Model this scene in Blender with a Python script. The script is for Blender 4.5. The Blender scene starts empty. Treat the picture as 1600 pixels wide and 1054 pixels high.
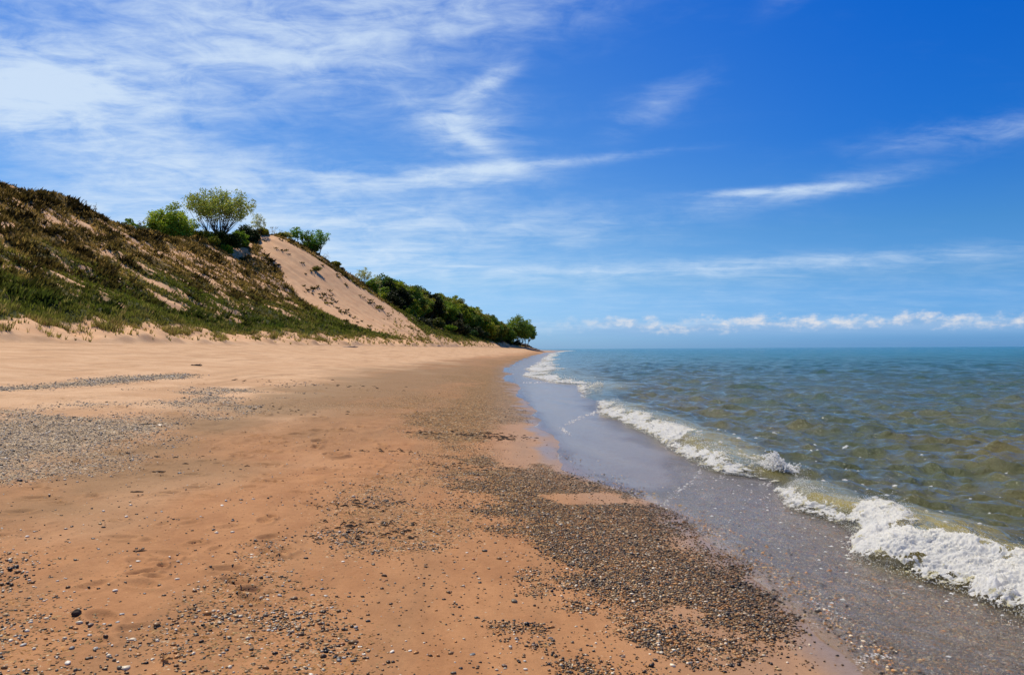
import bpy, math, random
import numpy as np
from mathutils import Vector, Euler
random.seed(7); RNG = np.random.default_rng(11)
sc = bpy.context.scene
C = bpy.data.collections.new('beach_scene'); sc.collection.children.link(C)
R = math.radians

# ------------------------------------------------------------------ camera
EYE = 1.95; FPX = 1244.0
cam_d = bpy.data.cameras.new('camera'); cam = bpy.data.objects.new('camera', cam_d); C.objects.link(cam)
cam_d.sensor_width = 36; cam_d.lens = 36*FPX/1600; cam_d.clip_start = .05; cam_d.clip_end = 60000
cam.location = (0, 0, EYE)
M = Euler((R(90+.83), 0, 0)).to_matrix() @ Euler((0, 0, R(-.3))).to_matrix()
cam.rotation_euler = M.to_euler()
sc.camera = cam
MN = np.array(M)

# ------------------------------------------------------------------ noise
def _h(ix, iy, s):
    h = (ix.astype(np.int64)*374761393 + iy.astype(np.int64)*668265263 + s*1442695041) & 0xffffffff
    h = ((h ^ (h >> 13))*1274126177) & 0xffffffff
    h = ((h ^ (h >> 15))*2246822519) & 0xffffffff
    return ((h ^ (h >> 16)) & 0xffffff)/16777215.0
def vn(x, y, s=0):
    x = np.asarray(x, float); y = np.asarray(y, float)
    ix = np.floor(x); iy = np.floor(y); fx = x-ix; fy = y-iy
    fx = fx*fx*fx*(fx*(fx*6-15)+10); fy = fy*fy*fy*(fy*(fy*6-15)+10)
    ix = ix.astype(np.int64); iy = iy.astype(np.int64)
    a = _h(ix, iy, s); b = _h(ix+1, iy, s); c = _h(ix, iy+1, s); d = _h(ix+1, iy+1, s)
    return (a+(b-a)*fx)*(1-fy) + (c+(d-c)*fx)*fy
def fbm(x, y, s=0, o=4, g=.5):
    t = 0; a = 1; n = 0
    for k in range(o):
        t = t + a*(vn(x, y, s+k*17)*2-1); n += a; a *= g; x = x*1.93+y*.31+11.3; y = y*1.93-x*.17+5.1
    return t/n
def ss(a, b, x):
    t = np.clip((x-a)/(b-a), 0, 1); return t*t*(3-2*t)
def G(y, a, lo, hi):
    """integral of 1/clip(y/a, lo, hi): a lengthwise noise coordinate that coarsens with distance"""
    y = np.asarray(y, float); y0 = lo*a; y1 = hi*a
    return np.where(y < y0, y/lo, a+a*np.log(np.clip(y, y0, y1)/y0)+np.clip(y-y1, 0, None)/hi)
def itp(x, pts):
    p = np.array(pts, float); return np.interp(x, p[:, 0], p[:, 1])

# ------------------------------------------------------------------ shore, dune and hill geometry (metres)
def smooth_table(pts, lo=1.5, hi=2500, n=900, k=9):
    p = np.array(pts, float); t = np.linspace(math.log(lo), math.log(hi), n)
    v = np.interp(t, np.log(p[:, 0]), p[:, 1]); w = np.hanning(k+2)[1:-1]; w /= w.sum()
    v = np.convolve(np.pad(v, k//2, 'edge'), w, 'valid'); return t, v
_E = smooth_table([(3, 2.3), (4.7, 2.0), (6.1, 1.97), (7.8, 1.89), (9.4, 1.8), (10.6, 1.5), (12, .95), (13.6, .68), (16.5, .74), (25, .45), (43, 0), (80, -.6),
                   (130, 1.2), (217, 5.2), (400, 16), (560, 31), (640, 34), (680, 10), (800, -300), (1500, -1500)], k=15)
def xe(y): return np.interp(np.log(np.maximum(y, 1.5)), *_E)
_B = smooth_table([(3, 4.3), (5.2, 3.85), (5.7, 3.62), (6.3, 3.5), (6.9, 3.2), (7.4, 3.1), (8.1, 3.5), (8.7, 3.62), (9.75, 3.32), (10.6, 3.55), (11.6, 3.75), (12.3, 3.15), (13, 2.98), (14, 3.05),
                   (17.7, 2.9), (25, 2.62), (31, 3.1), (36, 2.9), (42, 3.4), (50, 1.6), (56, 1.2), (80, 1.9), (160, 6.3), (300, 14), (480, 28), (620, 42), (700, 60), (1000, 60)], k=7)
def xb(y):
    b = np.interp(np.log(np.maximum(y, 1.5)), *_B)
    k = np.clip(y/12, .5, 6)
    return b + (fbm(G(y, 12, .5, 6)*1.1, y*0+3, 40, 3))*.13*k
def cw(y): return itp(y, [(3, .66), (6.5, .62), (7.6, .56), (9, .42), (10.5, .36), (12, .42), (15, .62), (20, .66), (25, .62), (31, .45), (36, .9), (50, 1.7), (100, 2.4), (500, 4.5)])
def amp(y): return itp(y, [(3, .2), (6, .22), (8, .20), (9.75, .17), (10.8, .15), (11.6, .07), (12.3, .12), (14, .2), (18, .2), (25, .17), (30, .07), (34, .09), (40, .17), (45, .1), (50, .14), (80, .16), (500, .3)])
_F = smooth_table([(1.5, -38.5), (30, -37), (54, -35), (68, -33), (95, -30.5), (160, -25.7), (230, -20), (330, -13), (400, 0), (418, 8), (430, 10.5), (441, 6), (455, -12), (490, -40), (700, -200), (2500, -900)], k=3)
def xf(y): return np.interp(np.log(np.maximum(y, 1.5)), *_F)
HC = [(0, 21), (60, 22), (100, 24.6), (115, 26.1), (128, 26.9), (138, 26.3), (146, 25.6), (155, 25.3), (170, 26), (180, 27.3), (200, 28.6), (213, 31), (225, 34.4), (400, 34.4)]
YE = [(-110, 222), (-72, 226), (-67, 232), (-58, 240), (-51, 248), (-43, 255), (-34, 262), (-24, 270), (-10, 285), (10, 300)]
CAP = [(-120, 23), (-60, 20.5), (-49, 19.5), (-30, 17), (-13, 10), (-3, 5.5), (5, 3.1), (12, 2.7)]
ZF = 2.6
def face(x, y):
    f = xf(y); t = (f-x)/(f+72.5); tc = np.clip(t, 0, 1)
    pf = tc + 1.35*tc**3*(1-tc); pn = .8*tc**1.3+.2*tc
    w = ss(185, 225, y); P = pn*(1-w)+pf*w
    return ZF + (itp(y, HC)-ZF)*P - np.clip(t-1, 0, 9)*9
DIMP = []
for _ in range(300):
    DIMP.append((random.uniform(-7, -1.7), random.uniform(4.2, 15), random.uniform(.05, .13), random.uniform(.008, .03), random.uniform(0, 3.1)))
for _ in range(200):
    yy_ = random.uniform(11, 38); DIMP.append((random.uniform(-.62*yy_-1, -2), yy_, random.uniform(.09, .2), random.uniform(.02, .05), random.uniform(0, 3.1)))
def H(x, y, detail=True):
    x = np.asarray(x, float); y = np.asarray(y, float)
    e = xe(y); s = e-x; f = xf(y); W = np.maximum(e-f, 5); u = s/W
    beach = .055 + 2.5*np.clip(u, 0, 1)**1.02 + .03*np.clip(-(x-f), 0, 60)
    beach = np.where(s < 0, .055+.075*np.maximum(s, -60), beach)
    ye = itp(x, YE)
    dn = face(x, np.minimum(y, ye)) - .55*np.clip(y-ye, 0, None)
    cap = itp(x, CAP); sl = .5*(f-x)
    hill = ZF + np.minimum(np.maximum(sl, 0), cap+0*sl)*ss(275, 315, y)
    hill = np.minimum(hill, cap+.01*sl) - .35*np.clip(y-(405+.3*x), 0, None)*(x < 0)
    hill = np.where(y > 275, hill, -50)
    inl = x < f
    up = np.where(inl, np.maximum(np.maximum(dn, hill), np.where(y > 440, -1, 2.5)), -50)
    z = np.maximum(beach, up)
    if detail:
        on = ss(0, .12, (f-x)/60.)*inl*(y < 430)
        rel = fbm(x/13., y/8., 5, 4)*1.3 + fbm(x/3.4, y/2.2, 9, 3)*.34
        bare = blow(x, y) if POLY else 0
        z = z + rel*on*(1-.85*bare) + bare*(fbm(x/14., (y+x*.12)/1.3, 15, 3)*.28+fbm(x/2.5, y/1.2, 16, 3)*.07)
        z = z + (vn(x/2.1+y/3.3, y/2.7, 77)**2*.7)*ss(.1, 1.2, f-x)*inl*(1-ss(6, 14, f-x))*(y < 300)   # foredune hummocks
        # gentle beach relief, churned dry sand
        bm = ss(.5, 4, s)*(1-on)
        z = z + fbm(x/3.0, y/4.5, 21, 3)*.035*bm*np.clip((y+8)/20, .5, 2.0)
        ch = churn(x, y)
        near = y < 40
        if np.any(near):
            xx = x[near] if x.ndim else x; yy = y[near] if y.ndim else y
            n = (np.abs(fbm(xx*2.3, yy*1.7, 31, 3))*.05 + fbm(xx*7, yy*7, 36, 2)*.006)
            if x.ndim: z[near] += n*ch[near]
            else: z = z + n*ch
        if x.ndim:
            for (a, b, r, dp, th) in DIMP:
                m = (np.abs(x-a) < r*3) & (np.abs(y-b) < r*3)
                if m.any():
                    cx = (x[m]-a)*math.cos(th)+(y[m]-b)*math.sin(th); cy = -(x[m]-a)*math.sin(th)+(y[m]-b)*math.cos(th)
                    q = (cx/r)**2+(cy/(r*.55))**2
                    z[m] += -dp*np.exp(-q*1.3)+dp*.7*np.exp(-(np.sqrt(q)-1.45)**2*6)
    return z
def churn(x, y):
    return np.clip(ss(.8, -2.5, x+0*y)*ss(3.0, 5.0, y)*(1-ss(14, 30, y))*(.25+1.2*ss(.45, .7, vn(x*.5, y*.35, 51))), 0, 1)
POLY = False

# ------------------------------------------------------------------ photograph pixel -> point on the modelled ground
def rays(px, py):
    d = np.stack([(np.asarray(px, float)-800)/FPX, -(np.asarray(py, float)-527)/FPX, -np.ones(np.shape(px))], -1)
    return d @ MN.T
def at(pts, det=False):
    p = np.array(pts, float).reshape(-1, 2); d = rays(p[:, 0], p[:, 1]); d = d/np.linalg.norm(d[:, :2], axis=1)[:, None]
    t = np.geomspace(2.5, 700, 900)
    X = d[:, 0:1]*t; Y = d[:, 1:2]*t; Z = EYE+d[:, 2:3]*t
    g = Z-H(X.ravel(), Y.ravel(), det).reshape(X.shape)
    out = []
    for i in range(len(p)):
        k = np.where(g[i] < 0)[0]
        if len(k) and k[0] > 0:
            j = k[0]; w = g[i, j-1]/(g[i, j-1]-g[i, j]); tt = t[j-1]+(t[j]-t[j-1])*w
        else:
            j = np.argmin((g[i]/t)[t < 430]); tt = t[j]
        out.append((d[i, 0]*tt, d[i, 1]*tt))
    return np.array(out)
def spt(px, py, dist):          # point at a given forward distance, on the ground surface
    d = rays([px], [py])[0]; x = d[0]/d[1]*dist
    return x, dist
def sdf(poly, x, y):
    P = poly; n = len(P); best = np.full(x.shape, 1e9); ins = np.zeros(x.shape, bool)
    for i in range(n):
        ax, ay = P[i]; bx, by = P[(i+1) % n]
        ex, ey = bx-ax, by-ay; L = ex*ex+ey*ey+1e-9
        t = np.clip(((x-ax)*ex+(y-ay)*ey)/L, 0, 1)
        best = np.minimum(best, (x-ax-ex*t)**2+(y-ay-ey*t)**2)
        if abs(ey) > 1e-12:
            c = ((ay > y) != (by > y)) & (x < ex*(y-ay)/ey+ax); ins ^= c
    return np.where(ins, 1, -1)*np.sqrt(best)
class Mask:
    def __init__(s, pts, fea, val=1., seed=0, ns=1., namp=.6):
        s.P = at(pts); s.f = fea; s.v = val; s.seed = seed; s.ns = ns; s.na = namp
        s.lo = s.P.min(0)-fea*2.5; s.hi = s.P.max(0)+fea*2.5
    def __call__(s, x, y):
        r = np.zeros(x.shape); m = (x > s.lo[0]) & (x < s.hi[0]) & (y > s.lo[1]) & (y < s.hi[1])
        if m.any():
            xx = x[m]; yy = y[m]
            d = sdf(s.P, xx, yy) + fbm(xx/s.ns, yy/s.ns, s.seed, 4)*s.f*s.na*2
            r[m] = s.v*ss(-s.f, s.f, d)
        return r
BLOW = [Mask([(396, 366), (425, 368), (456, 380), (484, 396), (525, 424), (566, 452), (606, 477), (646, 506), (668, 526), (640, 531), (598, 523), (552, 507), (510, 490), (468, 464), (450, 444), (432, 420), (408, 392)], 1.2, 1, 3, 5., .7)]
def blow(x, y):
    r = np.zeros(x.shape)
    for b in BLOW: r = np.maximum(r, b(x, y))
    return r
POLY = True
BARE = [Mask([(60, 322), (80, 325), (112, 338), (140, 355), (150, 372), (120, 368), (85, 350)], 1.2, .9, 5, 2.),
        Mask([(118, 345), (142, 340), (160, 372), (172, 388), (158, 392), (140, 372)], .8, .9, 7, 2.),
        Mask([(0, 350), (20, 352), (28, 366), (0, 366)], .8, .8, 8, 2.),
        Mask([(200, 372), (280, 385), (330, 410), (370, 420), (400, 440), (340, 450), (280, 425), (220, 395)], 3, .62, 9, 2.5),
        Mask([(362, 386), (375, 392), (392, 380), (402, 384), (385, 398), (368, 412), (355, 408), (360, 398)], .8, 1, 10, 2.),
        Mask([(340, 415), (400, 415), (440, 440), (470, 470), (430, 465), (380, 445)], 3, .5, 11, 3),
        Mask([(60, 400), (85, 415), (135, 452), (130, 458), (75, 425)], .7, .9, 12, 2.),
        Mask([(170, 400), (210, 425), (290, 460), (285, 466), (200, 432)], .9, .9, 13, 2.),
        Mask([(330, 440), (385, 485), (375, 488), (335, 455)], .9, .9, 14, 2.),
        Mask([(330, 482), (390, 500), (385, 506), (335, 492)], .7, .8, 15, 2.),
        Mask([(415, 425), (440, 452), (470, 480), (462, 482), (430, 455)], .9, .9, 16, 2.)]
def veg(x, y):
    """cover of plants on the dune and hill, 0..1"""
    f = xf(y); on = ss(.3, 2.0, f-x+fbm(x/1.5, y/3, 60, 2)*1.2)*(y < 442)
    low = 1-ss(3.5, 7, f-x)
    v = on*(1-.8*low)
    st = fbm((x+y*.12)/4.2, (y-x*.1)/2.1, 61, 5, .62)           # streaks that run down the slope
    v = v*(1-.8*ss(.2, .42, st)*ss(6, 14, f-x)*(1-ss(255, 290, y)))
    st2 = fbm(x/1.8, y/.8, 63, 3); v = v*(1-.55*ss(.15, .4, st2)*ss(6, 14, f-x))
    b = blow(x, y)
    for m in BARE: b = np.maximum(b, m(x, y)*(.45+.75*ss(-.25, .2, st)))
    return np.clip(v*(1-b), 0, 1)
GR = {'main': Mask([(690, 770), (760, 718), (860, 735), (960, 745), (1060, 795), (1130, 850), (1185, 905), (1205, 930), (1120, 958), (1040, 985), (960, 985), (870, 962), (825, 910), (840, 860), (790, 810)], .55, 1, 101, .55, 1.),
      'band': Mask([(470, 810), (560, 750), (640, 740), (700, 670), (770, 660), (800, 740), (820, 800), (740, 850), (600, 870), (500, 880)], .5, .42, 102, .8),
      'fore': Mask([(240, 1010), (300, 930), (400, 850), (480, 890), (560, 960), (600, 1054), (560, 1200), (200, 1200)], .35, .33, 103, .5),
      'corner': Mask([(0, 830), (60, 860), (100, 920), (170, 980), (240, 1054), (200, 1200), (-300, 1200), (-300, 850)], .3, .3, 104, .5),
      'grey': Mask([(-400, 625), (0, 645), (120, 655), (200, 650), (300, 620), (370, 604), (420, 598), (360, 618), (260, 652), (190, 680), (120, 694), (0, 715), (-300, 760)], 1.3, .62, 105, 2., 1.),
      'dark': Mask([(-300, 590), (0, 601), (100, 598), (200, 588), (290, 584), (240, 592), (200, 597), (120, 605), (0, 613), (-300, 640)], .8, .8, 106, 3.),
      'wrack': Mask([(640, 655), (700, 640), (770, 640), (790, 660), (790, 690), (740, 700), (690, 705), (640, 690)], .7, .75, 107, 1.),
      'mid': Mask([(760, 600), (800, 590), (822, 625), (850, 650), (830, 662), (780, 660), (700, 655), (640, 650), (700, 625)], .8, .85, 108, 1.5),
      'far': Mask([(845, 549), (800, 556), (740, 572), (660, 600), (560, 640), (640, 650), (760, 625), (800, 590), (840, 556)], 2.5, .62, 110, 3.),
      'edge': Mask([(845, 552), (800, 562), (778, 575), (740, 590), (690, 625), (770, 640), (805, 600), (800, 575), (835, 558)], 1.2, .95, 109, 3.)}
_SW = Mask([(815, 600), (830, 640), (862, 700), (850, 735), (930, 745), (1000, 775), (1060, 760), (1040, 720), (960, 670), (920, 640), (900, 612), (850, 600)], .35, 1, 120, 1.)
def SMOOTHWET(x, y): return np.maximum(_SW(x, y), ss(24, 34, y)*.8)
CLEAN = [Mask([(770, 672), (850, 672), (862, 700), (856, 722), (800, 722), (760, 700)], .3, 1, 121, .8), Mask([(835, 772), (960, 768), (985, 785), (880, 790)], .12, 1, 122, .4),
         Mask([(150, 1054), (200, 960), (150, 930), (200, 880), (240, 950)], .2, .8, 123, .4), Mask([(600, 760), (790, 770), (800, 790), (640, 792)], .2, .8, 124, .4)]
def gravel(x, y):
    t = {k: m(x, y) for k, m in GR.items()}
    g = np.maximum.reduce([t['main'], t['band'], t['fore'], t['corner'], t['wrack'], t['mid'], t['edge'], t['far']])
    cl = np.zeros(x.shape)
    for m in CLEAN: cl = np.maximum(cl, m(x, y))
    s = xe(y)-x
    sw = ss(.05, -.3, s)*(1-.75*SMOOTHWET(x, y))*(1-ss(12, 60, y)*.4)
    gap = 1-ss(3.5, 4.0, y+x*.0)   # damp clean sand nearest the camera
    sw = sw*(1-.8*gap)
    g = np.maximum(g*(1-.9*cl), sw*.95)
    gy = np.maximum(t['grey'], t['dark'])
    return g, gy, t

# ------------------------------------------------------------------ object helpers
def tag(o, label=None, cat=None, group=None, kind=None):
    if label: o['label'] = label
    if cat: o['category'] = cat
    if group: o['group'] = group
    if kind: o['kind'] = kind
    return o
def mesh(name, V, F, mat, attrs=None, parent=None, smooth=True, mats=None):
    V = np.asarray(V, np.float32); F = np.asarray(F, np.int32); k = F.shape[1]
    me = bpy.data.meshes.new(name)
    me.vertices.add(len(V)); me.vertices.foreach_set('co', V.ravel())
    me.loops.add(F.size); me.loops.foreach_set('vertex_index', F.ravel())
    me.polygons.add(len(F)); me.polygons.foreach_set('loop_start', np.arange(0, F.size, k, dtype=np.int32))
    me.polygons.foreach_set('loop_total', np.full(len(F), k, np.int32))
    me.polygons.foreach_set('use_smooth', np.full(len(F), smooth, bool))
    me.update(calc_edges=True)
    for an, A in (attrs or {}).items():
        a = me.attributes.new(an, 'FLOAT_COLOR', 'POINT'); A = np.asarray(A, np.float32)
        if A.shape[1] == 3: A = np.concatenate([A, np.ones((len(A), 1), np.float32)], 1)
        a.data.foreach_set('color', A.ravel())
    me.materials.append(mat)
    o = bpy.data.objects.new(name, me); C.objects.link(o)
    if parent: o.parent = parent
    return o
def empty(name, loc):
    o = bpy.data.objects.new(name, None); C.objects.link(o); o.location = loc; o.empty_display_size = .2; return o
def copy_tree(o, parent=None):
    c = o.copy(); C.objects.link(c)
    if parent: c.parent = parent
    for ch in list(o.children): copy_tree(ch, c)
    return c
def gridfaces(nr, nc):
    i = np.arange((nr-1)*(nc-1)); r = i//(nc-1); c = i % (nc-1); a = r*nc+c
    return np.stack([a, a+1, a+nc+1, a+nc], 1)
def compact(V, F, attrs):
    used = np.zeros(len(V), bool); used[F.ravel()] = True
    idx = np.cumsum(used)-1
    return V[used], idx[F], {k: a[used] for k, a in attrs.items()}

# ------------------------------------------------------------------ shader helpers
class S:
    def __init__(s, nt, sock): s.nt = nt; s.k = sock
    def _m(s, op, b=None, c=None, clamp=False):
        n = s.nt.nodes.new('ShaderNodeMath'); n.operation = op; n.use_clamp = clamp
        for i, v in enumerate((s, b, c)):
            if v is None: continue
            if isinstance(v, S): s.nt.links.new(v.k, n.inputs[i])
            else: n.inputs[i].default_value = v
        return S(s.nt, n.outputs[0])
    def __add__(s, o): return s._m('ADD', o)
    __radd__ = __add__
    def __mul__(s, o): return s._m('MULTIPLY', o)
    __rmul__ = __mul__
    def __sub__(s, o): return s._m('SUBTRACT', o)
    def __rsub__(s, o): return (s*-1)+o
    def __truediv__(s, o): return s._m('DIVIDE', o)
    def clamp(s): return s._m('ADD', 0., clamp=True)
    def pw(s, e): return s._m('POWER', e)
    def mx(s, o): return s._m('MAXIMUM', o)
    def sm(s, a, b):
        n = s.nt.nodes.new('ShaderNodeMapRange'); n.interpolation_type = 'SMOOTHSTEP'; n.clamp = True
        s.nt.links.new(s.k, n.inputs[0]); n.inputs[1].default_value = a; n.inputs[2].default_value = b
        return S(s.nt, n.outputs[0])
def material(name):
    m = bpy.data.materials.new(name); m.use_nodes = True; nt = m.node_tree; nt.nodes.clear()
    out = nt.nodes.new('ShaderNodeOutputMaterial'); return m, nt, out
def L(nt, a, b): nt.links.new(a.k if isinstance(a, S) else a, b)
def node(nt, typ, ins=None, **kw):
    n = nt.nodes.new(typ)
    for k, v in kw.items(): setattr(n, k, v)
    for k, v in (ins or {}).items():
        if isinstance(v, (S, bpy.types.NodeSocket)): L(nt, v, n.inputs[k])
        else: n.inputs[k].default_value = v
    return n
def noise(nt, vec, scale, detail=4, rough=.5, dist=0):
    n = node(nt, 'ShaderNodeTexNoise', {'Scale': scale, 'Detail': detail, 'Roughness': rough, 'Distortion': dist}); L(nt, vec, n.inputs['Vector']); return S(nt, n.outputs['Fac'])
def mapping(nt, vec, sc_=(1, 1, 1), rot=(0, 0, 0)):
    n = node(nt, 'ShaderNodeMapping', {'Scale': sc_, 'Rotation': rot}); L(nt, vec, n.inputs['Vector']); return n.outputs[0]
def mix(nt, f, a, b):
    n = nt.nodes.new('ShaderNodeMix'); n.data_type = 'RGBA'
    for v, i in ((f, 0), (a, 6), (b, 7)):
        if isinstance(v, (S, bpy.types.NodeSocket)): L(nt, v, n.inputs[i])
        elif i == 0: n.inputs[0].default_value = v
        else: n.inputs[i].default_value = tuple(v)+(1,)
    return n.outputs[2]
def scale_col(nt, col, f):
    n = nt.nodes.new('ShaderNodeVectorMath'); n.operation = 'SCALE'; L(nt, col, n.inputs[0])
    if isinstance(f, (S, bpy.types.NodeSocket)): L(nt, f, n.inputs['Scale'])
    else: n.inputs['Scale'].default_value = f
    return n.outputs[0]
def attr(nt, name):
    n = node(nt, 'ShaderNodeAttribute', attribute_name=name); s = nt.nodes.new('ShaderNodeSeparateColor'); L(nt, n.outputs['Color'], s.inputs[0])
    return n.outputs['Color'], S(nt, s.outputs[0]), S(nt, s.outputs[1]), S(nt, s.outputs[2]), S(nt, n.outputs['Alpha'])
def ramp(nt, f, stops, interp='CONSTANT'):
    n = nt.nodes.new('ShaderNodeValToRGB'); n.color_ramp.interpolation = interp; e = n.color_ramp.elements
    while len(e) < len(stops): e.new(.5)
    for i, (p, c) in enumerate(stops): e[i].position = p; e[i].color = tuple(c)+(1,)
    L(nt, f, n.inputs[0]); return n.outputs[0]
PEBC = [(0, (.025, .016, .010)), (.2, (.10, .055, .022)), (.4, (.26, .135, .048)), (.62, (.48, .21, .055)), (.76, (.16, .125, .075)), (.85, (.50, .32, .14)), (.96, (.76, .62, .42))]
GREYC = [(0, (.10, .07, .04)), (.25, (.28, .20, .12)), (.5, (.42, .31, .19)), (.72, (.55, .38, .22)), (.9, (.78, .64, .45))]

def mat_ground():
    m, nt, out = material('beach_sand')
    pos = node(nt, 'ShaderNodeNewGeometry').outputs['Position']
    _, g, gy, wet, v = attr(nt, 'm1')
    _, green, dune, damp, drk = attr(nt, 'm2')
    n1 = noise(nt, pos, .45, 5, .6); n2 = noise(nt, mapping(nt, pos, (1, .6, 1)), 2.6, 6, .65); n3 = noise(nt, pos, 160, 2, .6); n4 = noise(nt, pos, 24, 3, .7)
    dry = mix(nt, n1.sm(.35, .65), (.50, .295, .155), (.60, .38, .215))
    dry = mix(nt, (n2.sm(.5, .72)*.45), dry, (.40, .22, .10))
    dmp = mix(nt, n2.sm(.35, .7), (.42, .205, .088), (.34, .158, .066))
    n5 = noise(nt, mapping(nt, pos, (1.3, .10, 1), (0, 0, .06)), .9, 6, .7)
    sand = mix(nt, damp, dry, dmp)
    sand = mix(nt, (n5.sm(.48, .7)*.5), sand, (.27, .15, .072))
    sand = mix(nt, wet*.75, sand, (.40, .29, .19))
    sand = mix(nt, dune, sand, mix(nt, n1.sm(.3, .7), (.66, .37, .19), (.74, .445, .235)))
    sand = mix(nt, drk*1.0, sand, (.235, .15, .075))
    sand = scale_col(nt, sand, (n3*.5+n4*.35+.58))
    # pebble speckle
    vo = node(nt, 'ShaderNodeTexVoronoi', {'Scale': 75.}); L(nt, pos, vo.inputs['Vector'])
    sp = nt.nodes.new('ShaderNodeSeparateColor'); L(nt, vo.outputs['Color'], sp.inputs[0])
    vo2 = node(nt, 'ShaderNodeTexVoronoi', {'Scale': 24.}); L(nt, pos, vo2.inputs['Vector'])
    sp2 = nt.nodes.new('ShaderNodeSeparateColor'); L(nt, vo2.outputs['Color'], sp2.inputs[0])
    peb = mix(nt, .45, ramp(nt, S(nt, sp.outputs[0]), PEBC), ramp(nt, S(nt, sp2.outputs[0]), PEBC))
    grc = mix(nt, .5, ramp(nt, S(nt, sp.outputs[0]), GREYC), ramp(nt, S(nt, sp2.outputs[0]), GREYC))
    gm = (g*1.25 - S(nt, sp.outputs[1])*.75 - S(nt, sp2.outputs[1])*.35).sm(-.02, .06)
    gm2 = (gy*1.3 - S(nt, sp.outputs[1])*.5 - S(nt, sp2.outputs[1])*.4).sm(-.02, .06)
    sp_small = S(nt, sp.outputs[2])._m('GREATER_THAN', .975)*(1-dune)*(1-v)*.7
    col = mix(nt, sp_small, sand, peb)
    col = mix(nt, gm2, col, grc)
    col = mix(nt, gm, col, peb)
    # plants' litter colour under the tufts
    vb = noise(nt, mapping(nt, pos, (.5, 1.3, 1)), .9, 6, .7)
    vc = ramp(nt, vb, [(.3, (.05, .033, .01)), (.46, (.13, .083, .024)), (.58, (.22, .145, .05)), (.72, (.36, .235, .10))], 'LINEAR')
    vg = ramp(nt, vb, [(.3, (.016, .024, .004)), (.5, (.05, .06, .01)), (.7, (.14, .12, .035))], 'LINEAR')
    vcol = mix(nt, green, vc, vg)
    col = mix(nt, (v + (vb-.5)*.9 - .1).sm(.3, .6), col, vcol)
    col = scale_col(nt, col, 1-wet*.28)
    rgh = (.9-wet*.62)
    bmp = (n3*.35 + n4*.7 + n2*1.2)
    b1 = node(nt, 'ShaderNodeBump', {'Strength': .5, 'Distance': .012}); L(nt, bmp, b1.inputs['Height'])
    b2 = node(nt, 'ShaderNodeBump', {'Distance': .012}); L(nt, S(nt, vo.outputs['Distance'])*-1, b2.inputs['Height']); L(nt, (gm.mx(gm2))*.8, b2.inputs['Strength']); L(nt, b1.outputs[0], b2.inputs['Normal'])
    b3 = node(nt, 'ShaderNodeBump', {'Distance': 1.0}); L(nt, vb, b3.inputs['Height']); L(nt, v*.7, b3.inputs['Strength']); L(nt, b2.outputs[0], b3.inputs['Normal'])
    p = node(nt, 'ShaderNodeBsdfPrincipled', {'Base Color': col, 'Roughness': rgh, 'Normal': b3.outputs[0]})
    L(nt, wet*.4+.12, p.inputs['Specular IOR Level'])
    L(nt, p.outputs[0], out.inputs[0]); return m
def mat_attr(name, rough=.6, trans=0., spec=.3, bump=0, vary=.0, bs=90.):
    m, nt, out = material(name); col, *_ = attr(nt, 'col')
    pos = node(nt, 'ShaderNodeNewGeometry').outputs['Position']
    if vary:
        tc = node(nt, 'ShaderNodeTexCoord').outputs['Object']
        col = scale_col(nt, col, noise(nt, tc, bs, 4, .7)*vary*2+(1-vary))
    p = node(nt, 'ShaderNodeBsdfPrincipled', {'Base Color': col, 'Roughness': rough, 'Specular IOR Level': spec})
    if bump:
        b = node(nt, 'ShaderNodeBump', {'Strength': bump, 'Distance': .005}); L(nt, noise(nt, pos, bs, 3), b.inputs['Height']); L(nt, b.outputs[0], p.inputs['Normal'])
    if trans:
        t = node(nt, 'ShaderNodeBsdfTranslucent', {'Color': col}); mx = node(nt, 'ShaderNodeMixShader', {'Fac': trans}); L(nt, p.outputs[0], mx.inputs[1]); L(nt, t.outputs[0], mx.inputs[2]); L(nt, mx.outputs[0], out.inputs[0])
    else: L(nt, p.outputs[0], out.inputs[0])
    return m
def mat_plain(name, c1, c2, scale, rough=.8, spec=.2, stretch=(1, 1, 1), bump=.3, bd=.02):
    m, nt, out = material(name); tc = node(nt, 'ShaderNodeTexCoord').outputs['Object']
    n = noise(nt, mapping(nt, tc, stretch), scale, 5, .65)
    col = mix(nt, n.sm(.3, .7), c1, c2)
    b = node(nt, 'ShaderNodeBump', {'Strength': bump, 'Distance': bd}); L(nt, n, b.inputs['Height'])
    p = node(nt, 'ShaderNodeBsdfPrincipled', {'Base Color': col, 'Roughness': rough, 'Specular IOR Level': spec, 'Normal': b.outputs[0]})
    L(nt, p.outputs[0], out.inputs[0]); return m
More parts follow.
